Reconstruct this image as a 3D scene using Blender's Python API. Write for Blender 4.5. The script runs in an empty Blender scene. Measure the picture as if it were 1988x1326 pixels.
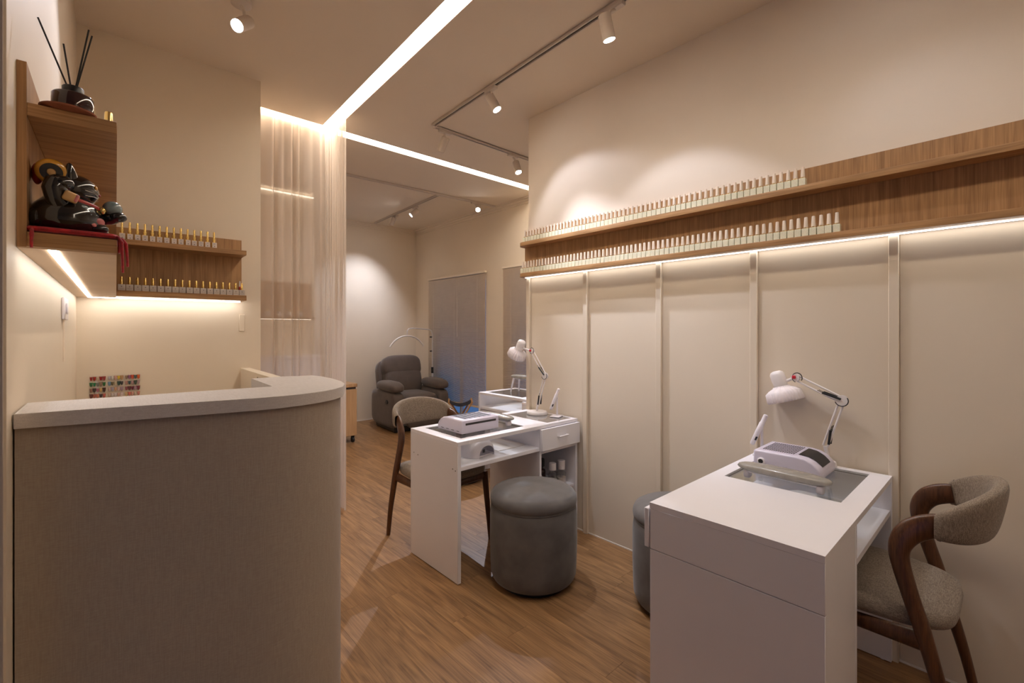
import bpy, bmesh, math, random
from mathutils import Vector, Matrix
random.seed(7)
R = math.radians
PI = math.pi
S = bpy.context.scene
COL = S.collection

# ------------------------------------------------------------------ camera, world, exposure
cam_d = bpy.data.cameras.new('camera')
cam = bpy.data.objects.new('camera', cam_d)
COL.objects.link(cam)
cam.location = (0, 0, 1.35)
cam.rotation_euler = (R(90), 0, -R(42.414))
cam_d.sensor_width = 36.0
cam_d.lens = 36.0 * 891.0 / 1988.0
cam_d.shift_y = -23.0 / 1988.0
cam_d.clip_start = 0.05
S.camera = cam

world = bpy.data.worlds.new('dusk')
S.world = world
world.use_nodes = True
_bg = world.node_tree.nodes['Background']
_bg.inputs[0].default_value = (0.22, 0.42, 0.85, 1)     # blue dusk outside the windows
_bg.inputs[1].default_value = 0.30

S.view_settings.view_transform = 'Standard'
S.view_settings.look = 'None'
S.view_settings.gamma = 1.0
S.view_settings.use_curve_mapping = False
S.view_settings.exposure = 0.45
S.cycles.max_bounces = 9
S.cycles.diffuse_bounces = 5
S.cycles.use_adaptive_sampling = True
S.cycles.adaptive_threshold = 0.03
S.cycles.caustics_reflective = False
S.cycles.caustics_refractive = False

WARM = (1.0, 0.87, 0.72)
NEUT = (0.93, 0.97, 1.14)
COVE_STRENGTH = 18.5       # ceiling light coves
LED_STRENGTH = 4.6        # shelf light strips
SPOT_POWER = 34.0         # track spots

# ------------------------------------------------------------------ materials
def new_mat(name):
    m = bpy.data.materials.new(name)
    m.use_nodes = True
    nt = m.node_tree
    return m, nt, nt.nodes['Principled BSDF'], nt.nodes['Material Output']

def N(nt, kind, **kw):
    n = nt.nodes.new(kind)
    for k, v in kw.items():
        setattr(n, k, v)
    return n

def plain(name, col, rough=0.5, metal=0.0, var=0.0, vscale=8.0, bump=0.0, bscale=200.0, coat=0.0, sheen=0.0, spec=0.5, alpha=None):
    m, nt, b, o = new_mat(name)
    b.inputs['Base Color'].default_value = (*col, 1)
    b.inputs['Roughness'].default_value = rough
    b.inputs['Metallic'].default_value = metal
    b.inputs['Specular IOR Level'].default_value = spec
    if coat:
        b.inputs['Coat Weight'].default_value = coat
        b.inputs['Coat Roughness'].default_value = 0.08
    if sheen:
        b.inputs['Sheen Weight'].default_value = sheen
        b.inputs['Sheen Roughness'].default_value = 0.4
    if var or bump:
        tc = N(nt, 'ShaderNodeTexCoord')
    if var:
        nz = N(nt, 'ShaderNodeTexNoise')
        nz.inputs['Scale'].default_value = vscale
        nz.inputs['Detail'].default_value = 4
        nt.links.new(tc.outputs['Object'], nz.inputs['Vector'])
        rp = N(nt, 'ShaderNodeValToRGB')
        rp.color_ramp.elements[0].position = 0.3
        rp.color_ramp.elements[1].position = 0.7
        rp.color_ramp.elements[0].color = (*[c * (1 - var) for c in col], 1)
        rp.color_ramp.elements[1].color = (*[min(1, c * (1 + var)) for c in col], 1)
        nt.links.new(nz.outputs['Fac'], rp.inputs['Fac'])
        nt.links.new(rp.outputs['Color'], b.inputs['Base Color'])
    if bump:
        nb = N(nt, 'ShaderNodeTexNoise')
        nb.inputs['Scale'].default_value = bscale
        nb.inputs['Detail'].default_value = 3
        nt.links.new(tc.outputs['Object'], nb.inputs['Vector'])
        bp = N(nt, 'ShaderNodeBump')
        bp.inputs['Strength'].default_value = bump
        bp.inputs['Distance'].default_value = 0.002
        nt.links.new(nb.outputs['Fac'], bp.inputs['Height'])
        nt.links.new(bp.outputs['Normal'], b.inputs['Normal'])
    return m

def emit(name, col, strength):
    m = bpy.data.materials.new(name)
    m.use_nodes = True
    nt = m.node_tree
    nt.nodes.clear()
    e = N(nt, 'ShaderNodeEmission')
    e.inputs[0].default_value = (*col, 1)
    e.inputs[1].default_value = strength
    o = N(nt, 'ShaderNodeOutputMaterial')
    nt.links.new(e.outputs[0], o.inputs[0])
    return m

def wood(name, dark, light, axis, scale=1.0, rough=0.45, per_object=False, contrast=0.5, figure=(1.4, 6.0, 0.20, 1.5)):
    """long fibres along one axis, with broad cathedral figure"""
    m, nt, b, o = new_mat(name)
    tc = N(nt, 'ShaderNodeTexCoord')
    vec = tc.outputs['Object']
    if per_object:
        oi = N(nt, 'ShaderNodeObjectInfo')
        mul = N(nt, 'ShaderNodeMath', operation='MULTIPLY')
        mul.inputs[1].default_value = 37.0
        nt.links.new(oi.outputs['Random'], mul.inputs[0])
        cb = N(nt, 'ShaderNodeCombineXYZ')
        for i in range(3):
            nt.links.new(mul.outputs[0], cb.inputs[i])
        ad = N(nt, 'ShaderNodeVectorMath', operation='ADD')
        nt.links.new(vec, ad.inputs[0]); nt.links.new(cb.outputs[0], ad.inputs[1])
        vec = ad.outputs[0]
    def mapped(along, across):
        mp = N(nt, 'ShaderNodeMapping')
        sc = [across * scale] * 3
        sc[axis] = along * scale
        mp.inputs['Scale'].default_value = sc
        nt.links.new(vec, mp.inputs['Vector'])
        return mp.outputs[0]
    n1 = N(nt, 'ShaderNodeTexNoise')
    n1.inputs['Scale'].default_value = 1.0; n1.inputs['Detail'].default_value = 5; n1.inputs['Distortion'].default_value = 0.6
    nt.links.new(mapped(3.0, 60.0), n1.inputs['Vector'])
    n2 = N(nt, 'ShaderNodeTexNoise')
    n2.inputs['Scale'].default_value = 1.0; n2.inputs['Detail'].default_value = 2
    nt.links.new(mapped(6.0, 260.0), n2.inputs['Vector'])
    n3 = N(nt, 'ShaderNodeTexNoise')
    n3.inputs['Scale'].default_value = 1.0; n3.inputs['Detail'].default_value = 3; n3.inputs['Distortion'].default_value = figure[3]
    nt.links.new(mapped(figure[0], figure[1]), n3.inputs['Vector'])
    a1 = N(nt, 'ShaderNodeMath', operation='MULTIPLY'); a1.inputs[1].default_value = 0.65 - figure[2]
    a2 = N(nt, 'ShaderNodeMath', operation='MULTIPLY_ADD'); a2.inputs[1].default_value = 0.35
    a3 = N(nt, 'ShaderNodeMath', operation='MULTIPLY_ADD'); a3.inputs[1].default_value = figure[2]
    nt.links.new(n1.outputs['Fac'], a1.inputs[0])
    nt.links.new(n2.outputs['Fac'], a2.inputs[0]); nt.links.new(a1.outputs[0], a2.inputs[2])
    nt.links.new(n3.outputs['Fac'], a3.inputs[0]); nt.links.new(a2.outputs[0], a3.inputs[2])
    rp = N(nt, 'ShaderNodeValToRGB')
    rp.color_ramp.elements[0].position = 0.5 - contrast * 0.28
    rp.color_ramp.elements[1].position = 0.5 + contrast * 0.28
    rp.color_ramp.elements[0].color = (*dark, 1)
    rp.color_ramp.elements[1].color = (*light, 1)
    nt.links.new(a3.outputs[0], rp.inputs['Fac'])
    col = rp.outputs['Color']
    if per_object:
        hsv = N(nt, 'ShaderNodeHueSaturation')
        mr = N(nt, 'ShaderNodeMapRange')
        mr.inputs['To Min'].default_value = 0.92; mr.inputs['To Max'].default_value = 1.08
        nt.links.new(oi.outputs['Random'], mr.inputs['Value'])
        nt.links.new(mr.outputs[0], hsv.inputs['Value'])
        nt.links.new(col, hsv.inputs['Color'])
        col = hsv.outputs['Color']
    nt.links.new(col, b.inputs['Base Color'])
    b.inputs['Roughness'].default_value = rough
    bp = N(nt, 'ShaderNodeBump'); bp.inputs['Strength'].default_value = 0.15; bp.inputs['Distance'].default_value = 0.001
    nt.links.new(n2.outputs['Fac'], bp.inputs['Height'])
    nt.links.new(bp.outputs['Normal'], b.inputs['Normal'])
    return m

def woven(name, dark, light, scale=300.0, rough=0.9, stretch=10.0, axes=(0, 2), sheen=0.2):
    m, nt, b, o = new_mat(name)
    tc = N(nt, 'ShaderNodeTexCoord')
    outs = []
    for ax in axes:
        mp = N(nt, 'ShaderNodeMapping')
        sc = [scale] * 3
        sc[ax] = scale / stretch
        mp.inputs['Scale'].default_value = sc
        nt.links.new(tc.outputs['Object'], mp.inputs['Vector'])
        nz = N(nt, 'ShaderNodeTexNoise'); nz.inputs['Scale'].default_value = 1.0; nz.inputs['Detail'].default_value = 2
        nt.links.new(mp.outputs[0], nz.inputs['Vector'])
        outs.append(nz.outputs['Fac'])
    ad = N(nt, 'ShaderNodeMath', operation='ADD')
    nt.links.new(outs[0], ad.inputs[0]); nt.links.new(outs[1], ad.inputs[1])
    ml = N(nt, 'ShaderNodeMath', operation='MULTIPLY'); ml.inputs[1].default_value = 0.5
    nt.links.new(ad.outputs[0], ml.inputs[0])
    rp = N(nt, 'ShaderNodeValToRGB')
    rp.color_ramp.elements[0].position = 0.38; rp.color_ramp.elements[1].position = 0.62
    rp.color_ramp.elements[0].color = (*dark, 1); rp.color_ramp.elements[1].color = (*light, 1)
    nt.links.new(ml.outputs[0], rp.inputs['Fac'])
    nt.links.new(rp.outputs['Color'], b.inputs['Base Color'])
    b.inputs['Roughness'].default_value = rough
    b.inputs['Sheen Weight'].default_value = sheen
    b.inputs['Specular IOR Level'].default_value = 0.2
    bp = N(nt, 'ShaderNodeBump'); bp.inputs['Strength'].default_value = 0.35; bp.inputs['Distance'].default_value = 0.001
    nt.links.new(ml.outputs[0], bp.inputs['Height'])
    nt.links.new(bp.outputs['Normal'], b.inputs['Normal'])
    return m

def clear(name, tint=(0.9, 0.93, 0.92), gloss=0.12, rough=0.03):
    """thin clear pane: transparent body with a fresnel gloss"""
    m = bpy.data.materials.new(name); m.use_nodes = True
    nt = m.node_tree; nt.nodes.clear()
    t = N(nt, 'ShaderNodeBsdfTransparent'); t.inputs[0].default_value = (*tint, 1)
    g = N(nt, 'ShaderNodeBsdfGlossy'); g.inputs['Roughness'].default_value = rough
    lw = N(nt, 'ShaderNodeLayerWeight'); lw.inputs['Blend'].default_value = 0.5
    pw = N(nt, 'ShaderNodeMath', operation='POWER'); pw.inputs[1].default_value = 4.0
    nt.links.new(lw.outputs['Facing'], pw.inputs[0])
    ad = N(nt, 'ShaderNodeMath', operation='MULTIPLY_ADD'); ad.inputs[1].default_value = 0.6; ad.inputs[2].default_value = gloss; ad.use_clamp = True
    nt.links.new(pw.outputs[0], ad.inputs[0])
    mx = N(nt, 'ShaderNodeMixShader')
    nt.links.new(ad.outputs[0], mx.inputs[0]); nt.links.new(t.outputs[0], mx.inputs[1]); nt.links.new(g.outputs[0], mx.inputs[2])
    o = N(nt, 'ShaderNodeOutputMaterial'); nt.links.new(mx.outputs[0], o.inputs[0])
    return m

def sheer(name, col, see=0.4):
    m = bpy.data.materials.new(name); m.use_nodes = True
    nt = m.node_tree; nt.nodes.clear()
    t = N(nt, 'ShaderNodeBsdfTransparent'); t.inputs[0].default_value = (1, 1, 1, 1)
    d = N(nt, 'ShaderNodeBsdfDiffuse'); d.inputs[0].default_value = (*col, 1)
    l = N(nt, 'ShaderNodeBsdfTranslucent'); l.inputs[0].default_value = (*col, 1)
    m1 = N(nt, 'ShaderNodeMixShader'); m1.inputs[0].default_value = 0.45
    nt.links.new(d.outputs[0], m1.inputs[1]); nt.links.new(l.outputs[0], m1.inputs[2])
    # a weave seen edge-on is denser than one seen face-on
    lw = N(nt, 'ShaderNodeLayerWeight'); lw.inputs['Blend'].default_value = 0.35
    mr = N(nt, 'ShaderNodeMapRange'); mr.inputs['To Min'].default_value = 1 - see; mr.inputs['To Max'].default_value = 1.0
    nt.links.new(lw.outputs['Facing'], mr.inputs['Value'])
    m2 = N(nt, 'ShaderNodeMixShader')
    nt.links.new(mr.outputs[0], m2.inputs[0]); nt.links.new(t.outputs[0], m2.inputs[1]); nt.links.new(m1.outputs[0], m2.inputs[2])
    o = N(nt, 'ShaderNodeOutputMaterial'); nt.links.new(m2.outputs[0], o.inputs[0])
    return m

M = {}
M['wall'] = plain('cream_wall_paint', (0.80, 0.70, 0.57), 0.55, var=0.02, vscale=2.5, bump=0.05, bscale=90, spec=0.3)
M['ceil'] = plain('cream_ceiling_paint', (0.78, 0.68, 0.56), 0.8, var=0.015, vscale=2.0, spec=0.2)
M['wall_lit'] = plain('cream_wall_paint_lit', (0.85, 0.755, 0.64), 0.55, var=0.02, vscale=2.5, bump=0.05, bscale=90, spec=0.3)  # wall cream lightened, the right wall's brighter light put into its colour
M['panel'] = plain('satin_cream_panel', (0.74, 0.65, 0.53), 0.32, var=0.01, vscale=3, spec=0.4)
M['jamb'] = plain('grey_beige_paint', (0.42, 0.37, 0.34), 0.6, var=0.02, vscale=3)
M['white_trim'] = plain('white_sealant', (0.85, 0.80, 0.74), 0.5, var=0.02)
M['oak_y'] = wood('oak_grain_along_y', (0.27, 0.135, 0.052), (0.53, 0.305, 0.135), 1)
M['oak_x'] = wood('oak_grain_along_x', (0.27, 0.135, 0.052), (0.53, 0.305, 0.135), 0)
M['oak_z'] = wood('oak_grain_upright', (0.27, 0.135, 0.052), (0.53, 0.305, 0.135), 2)
M['under'] = plain('pale_laminate_underside', (0.62, 0.45, 0.30), 0.5, var=0.04, vscale=6)
M['plank'] = wood('oak_vinyl_plank', (0.095, 0.040, 0.013), (0.45, 0.250, 0.108), 1, scale=0.62, rough=0.42, per_object=True, contrast=0.74, figure=(3.2, 26.0, 0.42, 2.2))
M['subfloor'] = plain('subfloor', (0.20, 0.11, 0.06), 0.7, var=0.2, vscale=6)
M['counter'] = woven('linen_laminate_shaded', (0.37, 0.31, 0.26), (0.42, 0.36, 0.305), scale=420, rough=0.7, stretch=14, sheen=0.0)  # counter front: laminate darkened, its shade put into the colour
M['counter_lit'] = woven('linen_laminate_lit', (0.56, 0.52, 0.50), (0.64, 0.60, 0.58), scale=420, rough=0.6, stretch=14, axes=(0, 1), sheen=0.0)  # same laminate lightened, the light on the worktop put into its colour
M['white_lam'] = plain('white_laminate', (0.80, 0.785, 0.83), 0.38, var=0.01, vscale=4, spec=0.4)
M['white_plastic'] = plain('white_plastic', (0.80, 0.76, 0.80), 0.3, var=0.01)
M['lilac_plastic'] = plain('lilac_white_plastic', (0.66, 0.62, 0.74), 0.3, var=0.01, coat=0.3)
M['white_metal'] = plain('white_enamel', (0.80, 0.76, 0.76), 0.35, var=0.01)
M['track_metal'] = plain('white_track_enamel', (0.66, 0.58, 0.51), 0.45, var=0.01)
M['black'] = plain('black_plastic', (0.012, 0.012, 0.013), 0.35, var=0.1)
M['dark_slot'] = plain('dark_recess', (0.03, 0.025, 0.025), 0.6, var=0.1)
M['red_plastic'] = plain('red_switch', (0.6, 0.02, 0.04), 0.3, var=0.05)
M['glass'] = clear('clear_table_glass', (0.92, 0.94, 0.93), 0.04)
M['grey_glass'] = plain('grey_back_painted_glass', (0.23, 0.22, 0.22), 0.06, var=0.02, coat=0.5)
M['acrylic'] = clear('clear_acrylic', (0.985, 0.985, 0.985), 0.01)
M['window_glass'] = clear('window_glass', (0.85, 0.9, 0.95), 0.05)
M['pet'] = clear('clear_bottle_plastic', (0.88, 0.88, 0.88), 0.12, 0.1)
M['velvet'] = plain('grey_velvet', (0.125, 0.115, 0.110), 0.85, var=0.22, vscale=9, bump=0.12, bscale=500, sheen=0.25)
M['linen'] = woven('oatmeal_linen', (0.155, 0.115, 0.085), (0.33, 0.27, 0.21), scale=480, stretch=7, axes=(0, 1))
M['linen_back'] = woven('oatmeal_linen_back', (0.155, 0.115, 0.085), (0.33, 0.27, 0.21), scale=480, stretch=7, axes=(0, 2))
M['walnut'] = wood('walnut_stained_beech', (0.042, 0.014, 0.006), (0.135, 0.052, 0.020), 2, scale=1.2, rough=0.3)
M['recliner'] = plain('brown_suede', (0.118, 0.092, 0.081), 0.75, var=0.10, vscale=14, bump=0.15, bscale=300, sheen=0.35)
M['sheer'] = sheer('sheer_voile', (0.76, 0.67, 0.59), 0.40)
M['slat'] = plain('grey_white_slat', (0.86, 0.75, 0.62), 0.45, var=0.03)
M['navy'] = plain('navy_fabric', (0.015, 0.018, 0.035), 0.8, var=0.1)
M['lightwood'] = wood('pale_beech', (0.42, 0.22, 0.08), (0.60, 0.36, 0.15), 2, scale=1.3)
M['cabinet_oak'] = wood('light_oak_cabinet', (0.42, 0.24, 0.11), (0.56, 0.35, 0.18), 2)
M['gold'] = plain('polished_gold', (0.90, 0.68, 0.26), 0.2, metal=1.0, var=0.05)
M['polish_body'] = plain('speckled_sage_bottle', (0.74, 0.72, 0.55), 0.35, var=0.10, vscale=260)
M['polish_cap'] = plain('sand_cap', (0.80, 0.68, 0.55), 0.45, var=0.04)
M['label_white'] = plain('white_label', (0.72, 0.66, 0.64), 0.5, var=0.02)
M['label_print'] = plain('label_print', (0.12, 0.09, 0.08), 0.6, var=0.05)
M['grey_box'] = plain('pale_grey_bottle', (0.56, 0.51, 0.47), 0.45, var=0.03)
M['amber'] = plain('dark_amber_glass', (0.030, 0.010, 0.010), 0.08, var=0.1, coat=0.6)
M['terracotta'] = plain('terracotta', (0.30, 0.10, 0.05), 0.7, var=0.12, vscale=30)
M['reed'] = plain('black_reed', (0.015, 0.013, 0.013), 0.7, var=0.1)
M['cat_black'] = plain('black_glazed_ceramic', (0.010, 0.009, 0.009), 0.12, var=0.2, vscale=30, coat=0.8)
M['cat_gold'] = plain('ochre_glaze', (0.62, 0.30, 0.03), 0.25, var=0.15, vscale=40, coat=0.5)
M['cat_red'] = plain('red_glaze', (0.42, 0.03, 0.03), 0.3, var=0.2, vscale=60, coat=0.4)
M['cat_pink'] = plain('pink_glaze', (0.55, 0.16, 0.16), 0.25, var=0.2, vscale=60, coat=0.4)
M['cat_tan'] = plain('tan_glaze', (0.66, 0.40, 0.16), 0.25, var=0.15, vscale=40, coat=0.5)
M['cat_line'] = plain('white_brush_line', (0.55, 0.52, 0.48), 0.4, var=0.05)
M['cat_pearl'] = plain('blue_grey_glaze', (0.20, 0.27, 0.29), 0.15, var=0.25, vscale=60, coat=0.7)
M['red_cloth'] = plain('red_brocade', (0.34, 0.006, 0.012), 0.7, var=0.35, vscale=120, bump=0.3, bscale=600, sheen=0.3)
M['rest_pad'] = plain('film_wrapped_grey_pad', (0.30, 0.28, 0.25), 0.22, var=0.12, vscale=30, bump=0.5, bscale=160, coat=0.5)
M['cover_fabric'] = plain('white_gathered_fabric', (0.80, 0.74, 0.76), 0.9, var=0.04, vscale=80, bump=0.3, bscale=300)
M['lens'] = emit('lit_lens', (1.0, 0.97, 0.97), 60.0)
M['cove'] = emit('warm_cove_light', WARM, COVE_STRENGTH)
M['led'] = emit('warm_shelf_light', (1.0, 0.92, 0.84), LED_STRENGTH)
M['led_corner'] = emit('warm_corner_shelf_light', (1.0, 0.95, 0.88), LED_STRENGTH * 2.6)
M['led_dim'] = emit('dim_back_shelf_light', (1.0, 0.84, 0.66), 2.0)

# ------------------------------------------------------------------ mesh builder
class MB:
    def __init__(self):
        self.v = []; self.f = []; self.mi = []; self.cur = 0
    def _add(self, vs, fs):
        o = len(self.v)
        self.v += [tuple(p) for p in vs]
        self.f += [tuple(i + o for i in f) for f in fs]
        self.mi += [self.cur] * len(fs)
        return self
    def box(self, x0, x1, y0, y1, z0, z1, bevel=0.0, mat=None, segs=1):
        bm = bmesh.new()
        bmesh.ops.create_cube(bm, size=1)
        for v in bm.verts:
            v.co = Vector(((x0 + x1) / 2 + v.co.x * (x1 - x0), (y0 + y1) / 2 + v.co.y * (y1 - y0), (z0 + z1) / 2 + v.co.z * (z1 - z0)))
        if bevel:
            bmesh.ops.bevel(bm, geom=bm.edges[:], offset=bevel, segments=segs, affect='EDGES', profile=0.5)
        return self._bm(bm, mat)
    def _bm(self, bm, mat=None):
        bm.verts.ensure_lookup_table()
        for i, v in enumerate(bm.verts): v.index = i
        vs = [(mat @ v.co) if mat else v.co.copy() for v in bm.verts]
        fs = [[v.index for v in f.verts] for f in bm.faces]
        bm.free()
        return self._add(vs, fs)
    def prism(self, pts, z0, z1, bevel=0.0, mat=None, segs=2):
        """vertical prism over a plan outline (counter-clockwise)"""
        bm = bmesh.new()
        lo = [bm.verts.new((p[0], p[1], z0)) for p in pts]
        hi = [bm.verts.new((p[0], p[1], z1)) for p in pts]
        n = len(pts)
        bm.faces.new(lo[::-1]); bm.faces.new(hi)
        for i in range(n):
            bm.faces.new((lo[i], lo[(i + 1) % n], hi[(i + 1) % n], hi[i]))
        if bevel:
            es = [e for e in bm.edges if abs(e.verts[0].co.z - e.verts[1].co.z) < 1e-6]
            bmesh.ops.bevel(bm, geom=es, offset=bevel, segments=segs, affect='EDGES', profile=0.5)
        return self._bm(bm, mat)
    def tube(self, pts, rad, seg=10, cap=True, up=None):
        """rad: number, list of numbers or list of (side, up) pairs"""
        pts = [Vector(p) for p in pts]
        n = len(pts)
        if not isinstance(rad, (list, tuple)): rad = [rad] * n
        rad = [r if isinstance(r, (list, tuple)) else (r, r) for r in rad]
        vs = []; prev = None
        for i, p in enumerate(pts):
            t = (pts[min(i + 1, n - 1)] - pts[max(i - 1, 0)]).normalized()
            if up is not None:
                u = Vector(up); a = t.cross(u)
                if a.length < 1e-4: a = t.orthogonal()
                a.normalize()
            elif prev is None:
                a = t.orthogonal().normalized()
            else:
                a = (prev - t * prev.dot(t)).normalized()
            prev = a
            b = a.cross(t).normalized()
            for k in range(seg):
                w = 2 * PI * k / seg
                vs.append(p + a * math.cos(w) * rad[i][0] + b * math.sin(w) * rad[i][1])
        fs = []
        for i in range(n - 1):
            for k in range(seg):
                k2 = (k + 1) % seg
                fs.append((i * seg + k, i * seg + k2, (i + 1) * seg + k2, (i + 1) * seg + k))
        if cap:
            fs.append(tuple(range(seg))[::-1]); fs.append(tuple((n - 1) * seg + k for k in range(seg)))
        return self._add(vs, fs)
    def spline(self, pts, rad, seg=14, up=None, sub=4):
        P_ = [Vector(p) for p in pts]; n = len(P_); op = []; orr = []
        for i in range(n - 1):
            a, b, c, d = P_[max(0, i - 1)], P_[i], P_[i + 1], P_[min(n - 1, i + 2)]
            for k in range(sub):
                t = k / sub
                op.append(0.5 * ((2 * b) + (c - a) * t + (2 * a - 5 * b + 4 * c - d) * t * t + (3 * b - a - 3 * c + d) * t ** 3))
                orr.append(tuple(rad[i][q] * (1 - t) + rad[i + 1][q] * t for q in (0, 1)))
        op.append(P_[-1]); orr.append(rad[-1])
        return self.tube(op, orr, seg, up=up)
    def lathe(self, prof, seg=24, mat=None, close=True):
        """profile of (r, z), turned round z"""
        vs = []; n = len(prof)
        for r, z in prof:
            for k in range(seg):
                w = 2 * PI * k / seg
                p = Vector((r * math.cos(w), r * math.sin(w), z))
                vs.append(mat @ p if mat else p)
        fs = []
        for i in range(n - 1):
            for k in range(seg):
                k2 = (k + 1) % seg
                fs.append((i * seg + k, i * seg + k2, (i + 1) * seg + k2, (i + 1) * seg + k))
        if close:
            fs.append(tuple(range(seg))[::-1]); fs.append(tuple((n - 1) * seg + k for k in range(seg)))
        return self._add(vs, fs)
    def superel(self, c, r, e1=1.0, e2=1.0, nu=20, nv=12, mat=None, warp=None):
        def sp(x, e): return math.copysign(abs(x) ** e, x)
        vs = []
        for j in range(nv + 1):
            la = -PI / 2 + PI * j / nv
            for i in range(nu):
                lo = 2 * PI * i / nu
                p = Vector((r[0] * sp(math.cos(la), e1) * sp(math.cos(lo), e2), r[1] * sp(math.cos(la), e1) * sp(math.sin(lo), e2), r[2] * sp(math.sin(la), e1)))
                if warp: p = Vector(warp(p))
                if mat: p = mat @ p
                vs.append(p + Vector(c))
        fs = []
        for j in range(nv):
            for i in range(nu):
                i2 = (i + 1) % nu
                fs.append((j * nu + i, j * nu + i2, (j + 1) * nu + i2, (j + 1) * nu + i))
        return self._add(vs, fs)
    def grid(self, fn, nu, nv, closed_u=False):
        vs = [fn(i / (nu if closed_u else nu - 1), j / (nv - 1)) for j in range(nv) for i in range(nu)]
        fs = []
        for j in range(nv - 1):
            for i in range(nu if closed_u else nu - 1):
                i2 = (i + 1) % nu
                fs.append((j * nu + i, j * nu + i2, (j + 1) * nu + i2, (j + 1) * nu + i))
        return self._add(vs, fs)
    def mesh(self, name, mats, sharp=40):
        me = bpy.data.meshes.new(name)
        me.from_pydata(self.v, [], self.f)
        if not isinstance(mats, (list, tuple)): mats = [mats]
        for m in mats: me.materials.append(m)
        bm = bmesh.new(); bm.from_mesh(me)
        bmesh.ops.remove_doubles(bm, verts=bm.verts, dist=1e-6)
        bm.to_mesh(me); bm.free()
        for p in me.polygons:
            p.use_smooth = True
        if len(mats) > 1 and len(me.polygons) == len(self.mi):
            for p, k in zip(me.polygons, self.mi): p.material_index = k
        me.set_sharp_from_angle(angle=R(sharp))
        me.update()
        return me
    def build(self, name, mats, parent=None, sharp=40):
        o = bpy.data.objects.new(name, self.mesh(name, mats, sharp))
        COL.objects.link(o)
        if parent: o.parent = parent
        return o

def tag(o, label=None, cat=None, group=None, kind=None):
    if label: o['label'] = label
    if cat: o['category'] = cat
    if group: o['group'] = group
    if kind: o['kind'] = kind
    return o
def struct(o, label=None):
    o['kind'] = 'structure'
    if label: o['label'] = label
    return o
def thing(name, label, cat, loc=(0, 0, 0), rotz=0.0, group=None):
    o = bpy.data.objects.new(name, None)
    o.empty_display_size = 0.05
    COL.objects.link(o)
    o.location = loc; o.rotation_euler = (0, 0, rotz)
    return tag(o, label, cat, group)
def copy_tree(o, parent=None):
    c = o.copy(); COL.objects.link(c); c.parent = parent
    for ch in list(o.children): copy_tree(ch, c)
    return c
def orient(p, d):
    """matrix whose +z points along d, at p"""
    return Matrix.Translation(p) @ Vector(d).to_track_quat('Z', 'Y').to_matrix().to_4x4()

# the reception corner stands a little askew to the right wall
LA = R(-1.6)
LO = Vector((-0.063, 3.283, 0))
def L(u, v, z=0.0):
    return Vector((LO.x + u * math.cos(LA) - v * math.sin(LA), LO.y + u * math.sin(LA) + v * math.cos(LA), z))
def at_L(o, u=0.0, v=0.0, z=0.0):
    o.location = L(u, v, z); o.rotation_euler = (0, 0, LA)
    return o

H = 2.94          # ceiling height
WX = 2.43         # face of the long right wall
FX = 3.86         # face of the window wall
FY = 6.53         # face of the far wall

# ------------------------------------------------------------------ structure
fl = struct(MB().box(-2.4, 4.1, -2.0, 6.7, -0.12, -0.006).build('floor', M['subfloor']), 'oak-look plank floor')
PW = 0.127
cols = int((FX - 0.20) / PW) + 1
plank_len = [0.92, 1.10, 1.22]
plank_mesh = []
for ln in plank_len:
    plank_mesh.append(MB().box(0, PW - 0.0004, 0, ln - 0.0004, -0.0058, 0.0, bevel=0.0003).mesh('plank', M['plank']))
def add_plank(k, x, y):
    o = bpy.data.objects.new('plank', plank_mesh[k]); COL.objects.link(o)
    o.location = (x, y, 0); o.parent = fl
random.seed(11)
for c in range(cols):
    x = 0.20 + c * PW
    y = -0.35 - random.random() * 1.0
    while y < FY:
        k = random.randrange(3)
        if y + plank_len[k] > -0.2:
            add_plank(k, x, y)
        y += plank_len[k]
# the rest of the floor, never seen from the doorway, as plain strips
rest = MB()
for c in range(20):
    x = 0.20 - (c + 1) * PW
    rest.box(x, x + PW - 0.0012, -2.0, FY, -0.0058, 0)
o = rest.build('plank_strips', M['plank'], fl); o['kind'] = 'stuff'

# ceiling: three slabs, the gaps between them are the light slots
def x_left(y): return 1.256 + 0.0372 * (y - 1.85)
def x_right(y): return 1.352 + 0.0365 * (y - 1.763)
SF, SB = 3.628, 3.738
cl = MB()
cl.prism([(-2.4, -2.0), (x_left(-2.0), -2.0), (x_left(SF), SF), (-2.4, SF)], H, H + 0.12)
cl.prism([(x_right(-2.0), -2.0), (4.1, -2.0), (4.1, SF), (x_right(SF), SF)], H, H + 0.12)
cl.prism([(-2.4, SB), (4.1, SB), (4.1, 6.7), (-2.4, 6.7)], H, H + 0.12)
cl.box(-2.4, 4.1, -2.0, 6.7, H + 0.121, H + 0.16)
struct(cl.build('ceiling', M['ceil']), 'cream ceiling with recessed light slots')

# right wall (a partition that ends in the middle of the room) with battens
struct(MB().box(WX, WX + 0.14, -2.0, 2.475, 0, H).build('wall_right', M['wall_lit']), 'cream partition wall with upright battens')
wr = bpy.data.objects['wall_right']
bm_ = MB().box(WX - 0.026, WX, 0, 0.033, 0.0, 1.738, bevel=0.002).mesh('batten', M['panel'])
for y in (-0.22, 0.315, 0.852, 1.368, 1.902, 2.442):
    o = bpy.data.objects.new('batten', bm_); COL.objects.link(o); o.location = (0, y, 0); o.parent = wr
ys = [-2.0, -0.22, 0.315, 0.852, 1.368, 1.902, 2.442]
for ya, yb in zip(ys, ys[1:]):
    MB().box(WX - 0.004, WX, ya + (0.034 if ya > -1.9 else 0), yb - 0.001, 0.008, 1.737, bevel=0.001).build('wall_panel', M['panel'], wr)
struct(MB().box(WX - 0.008, WX, -2.0, 2.475, 0, 0.007).build('baseboard_right', M['white_trim']))

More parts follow.
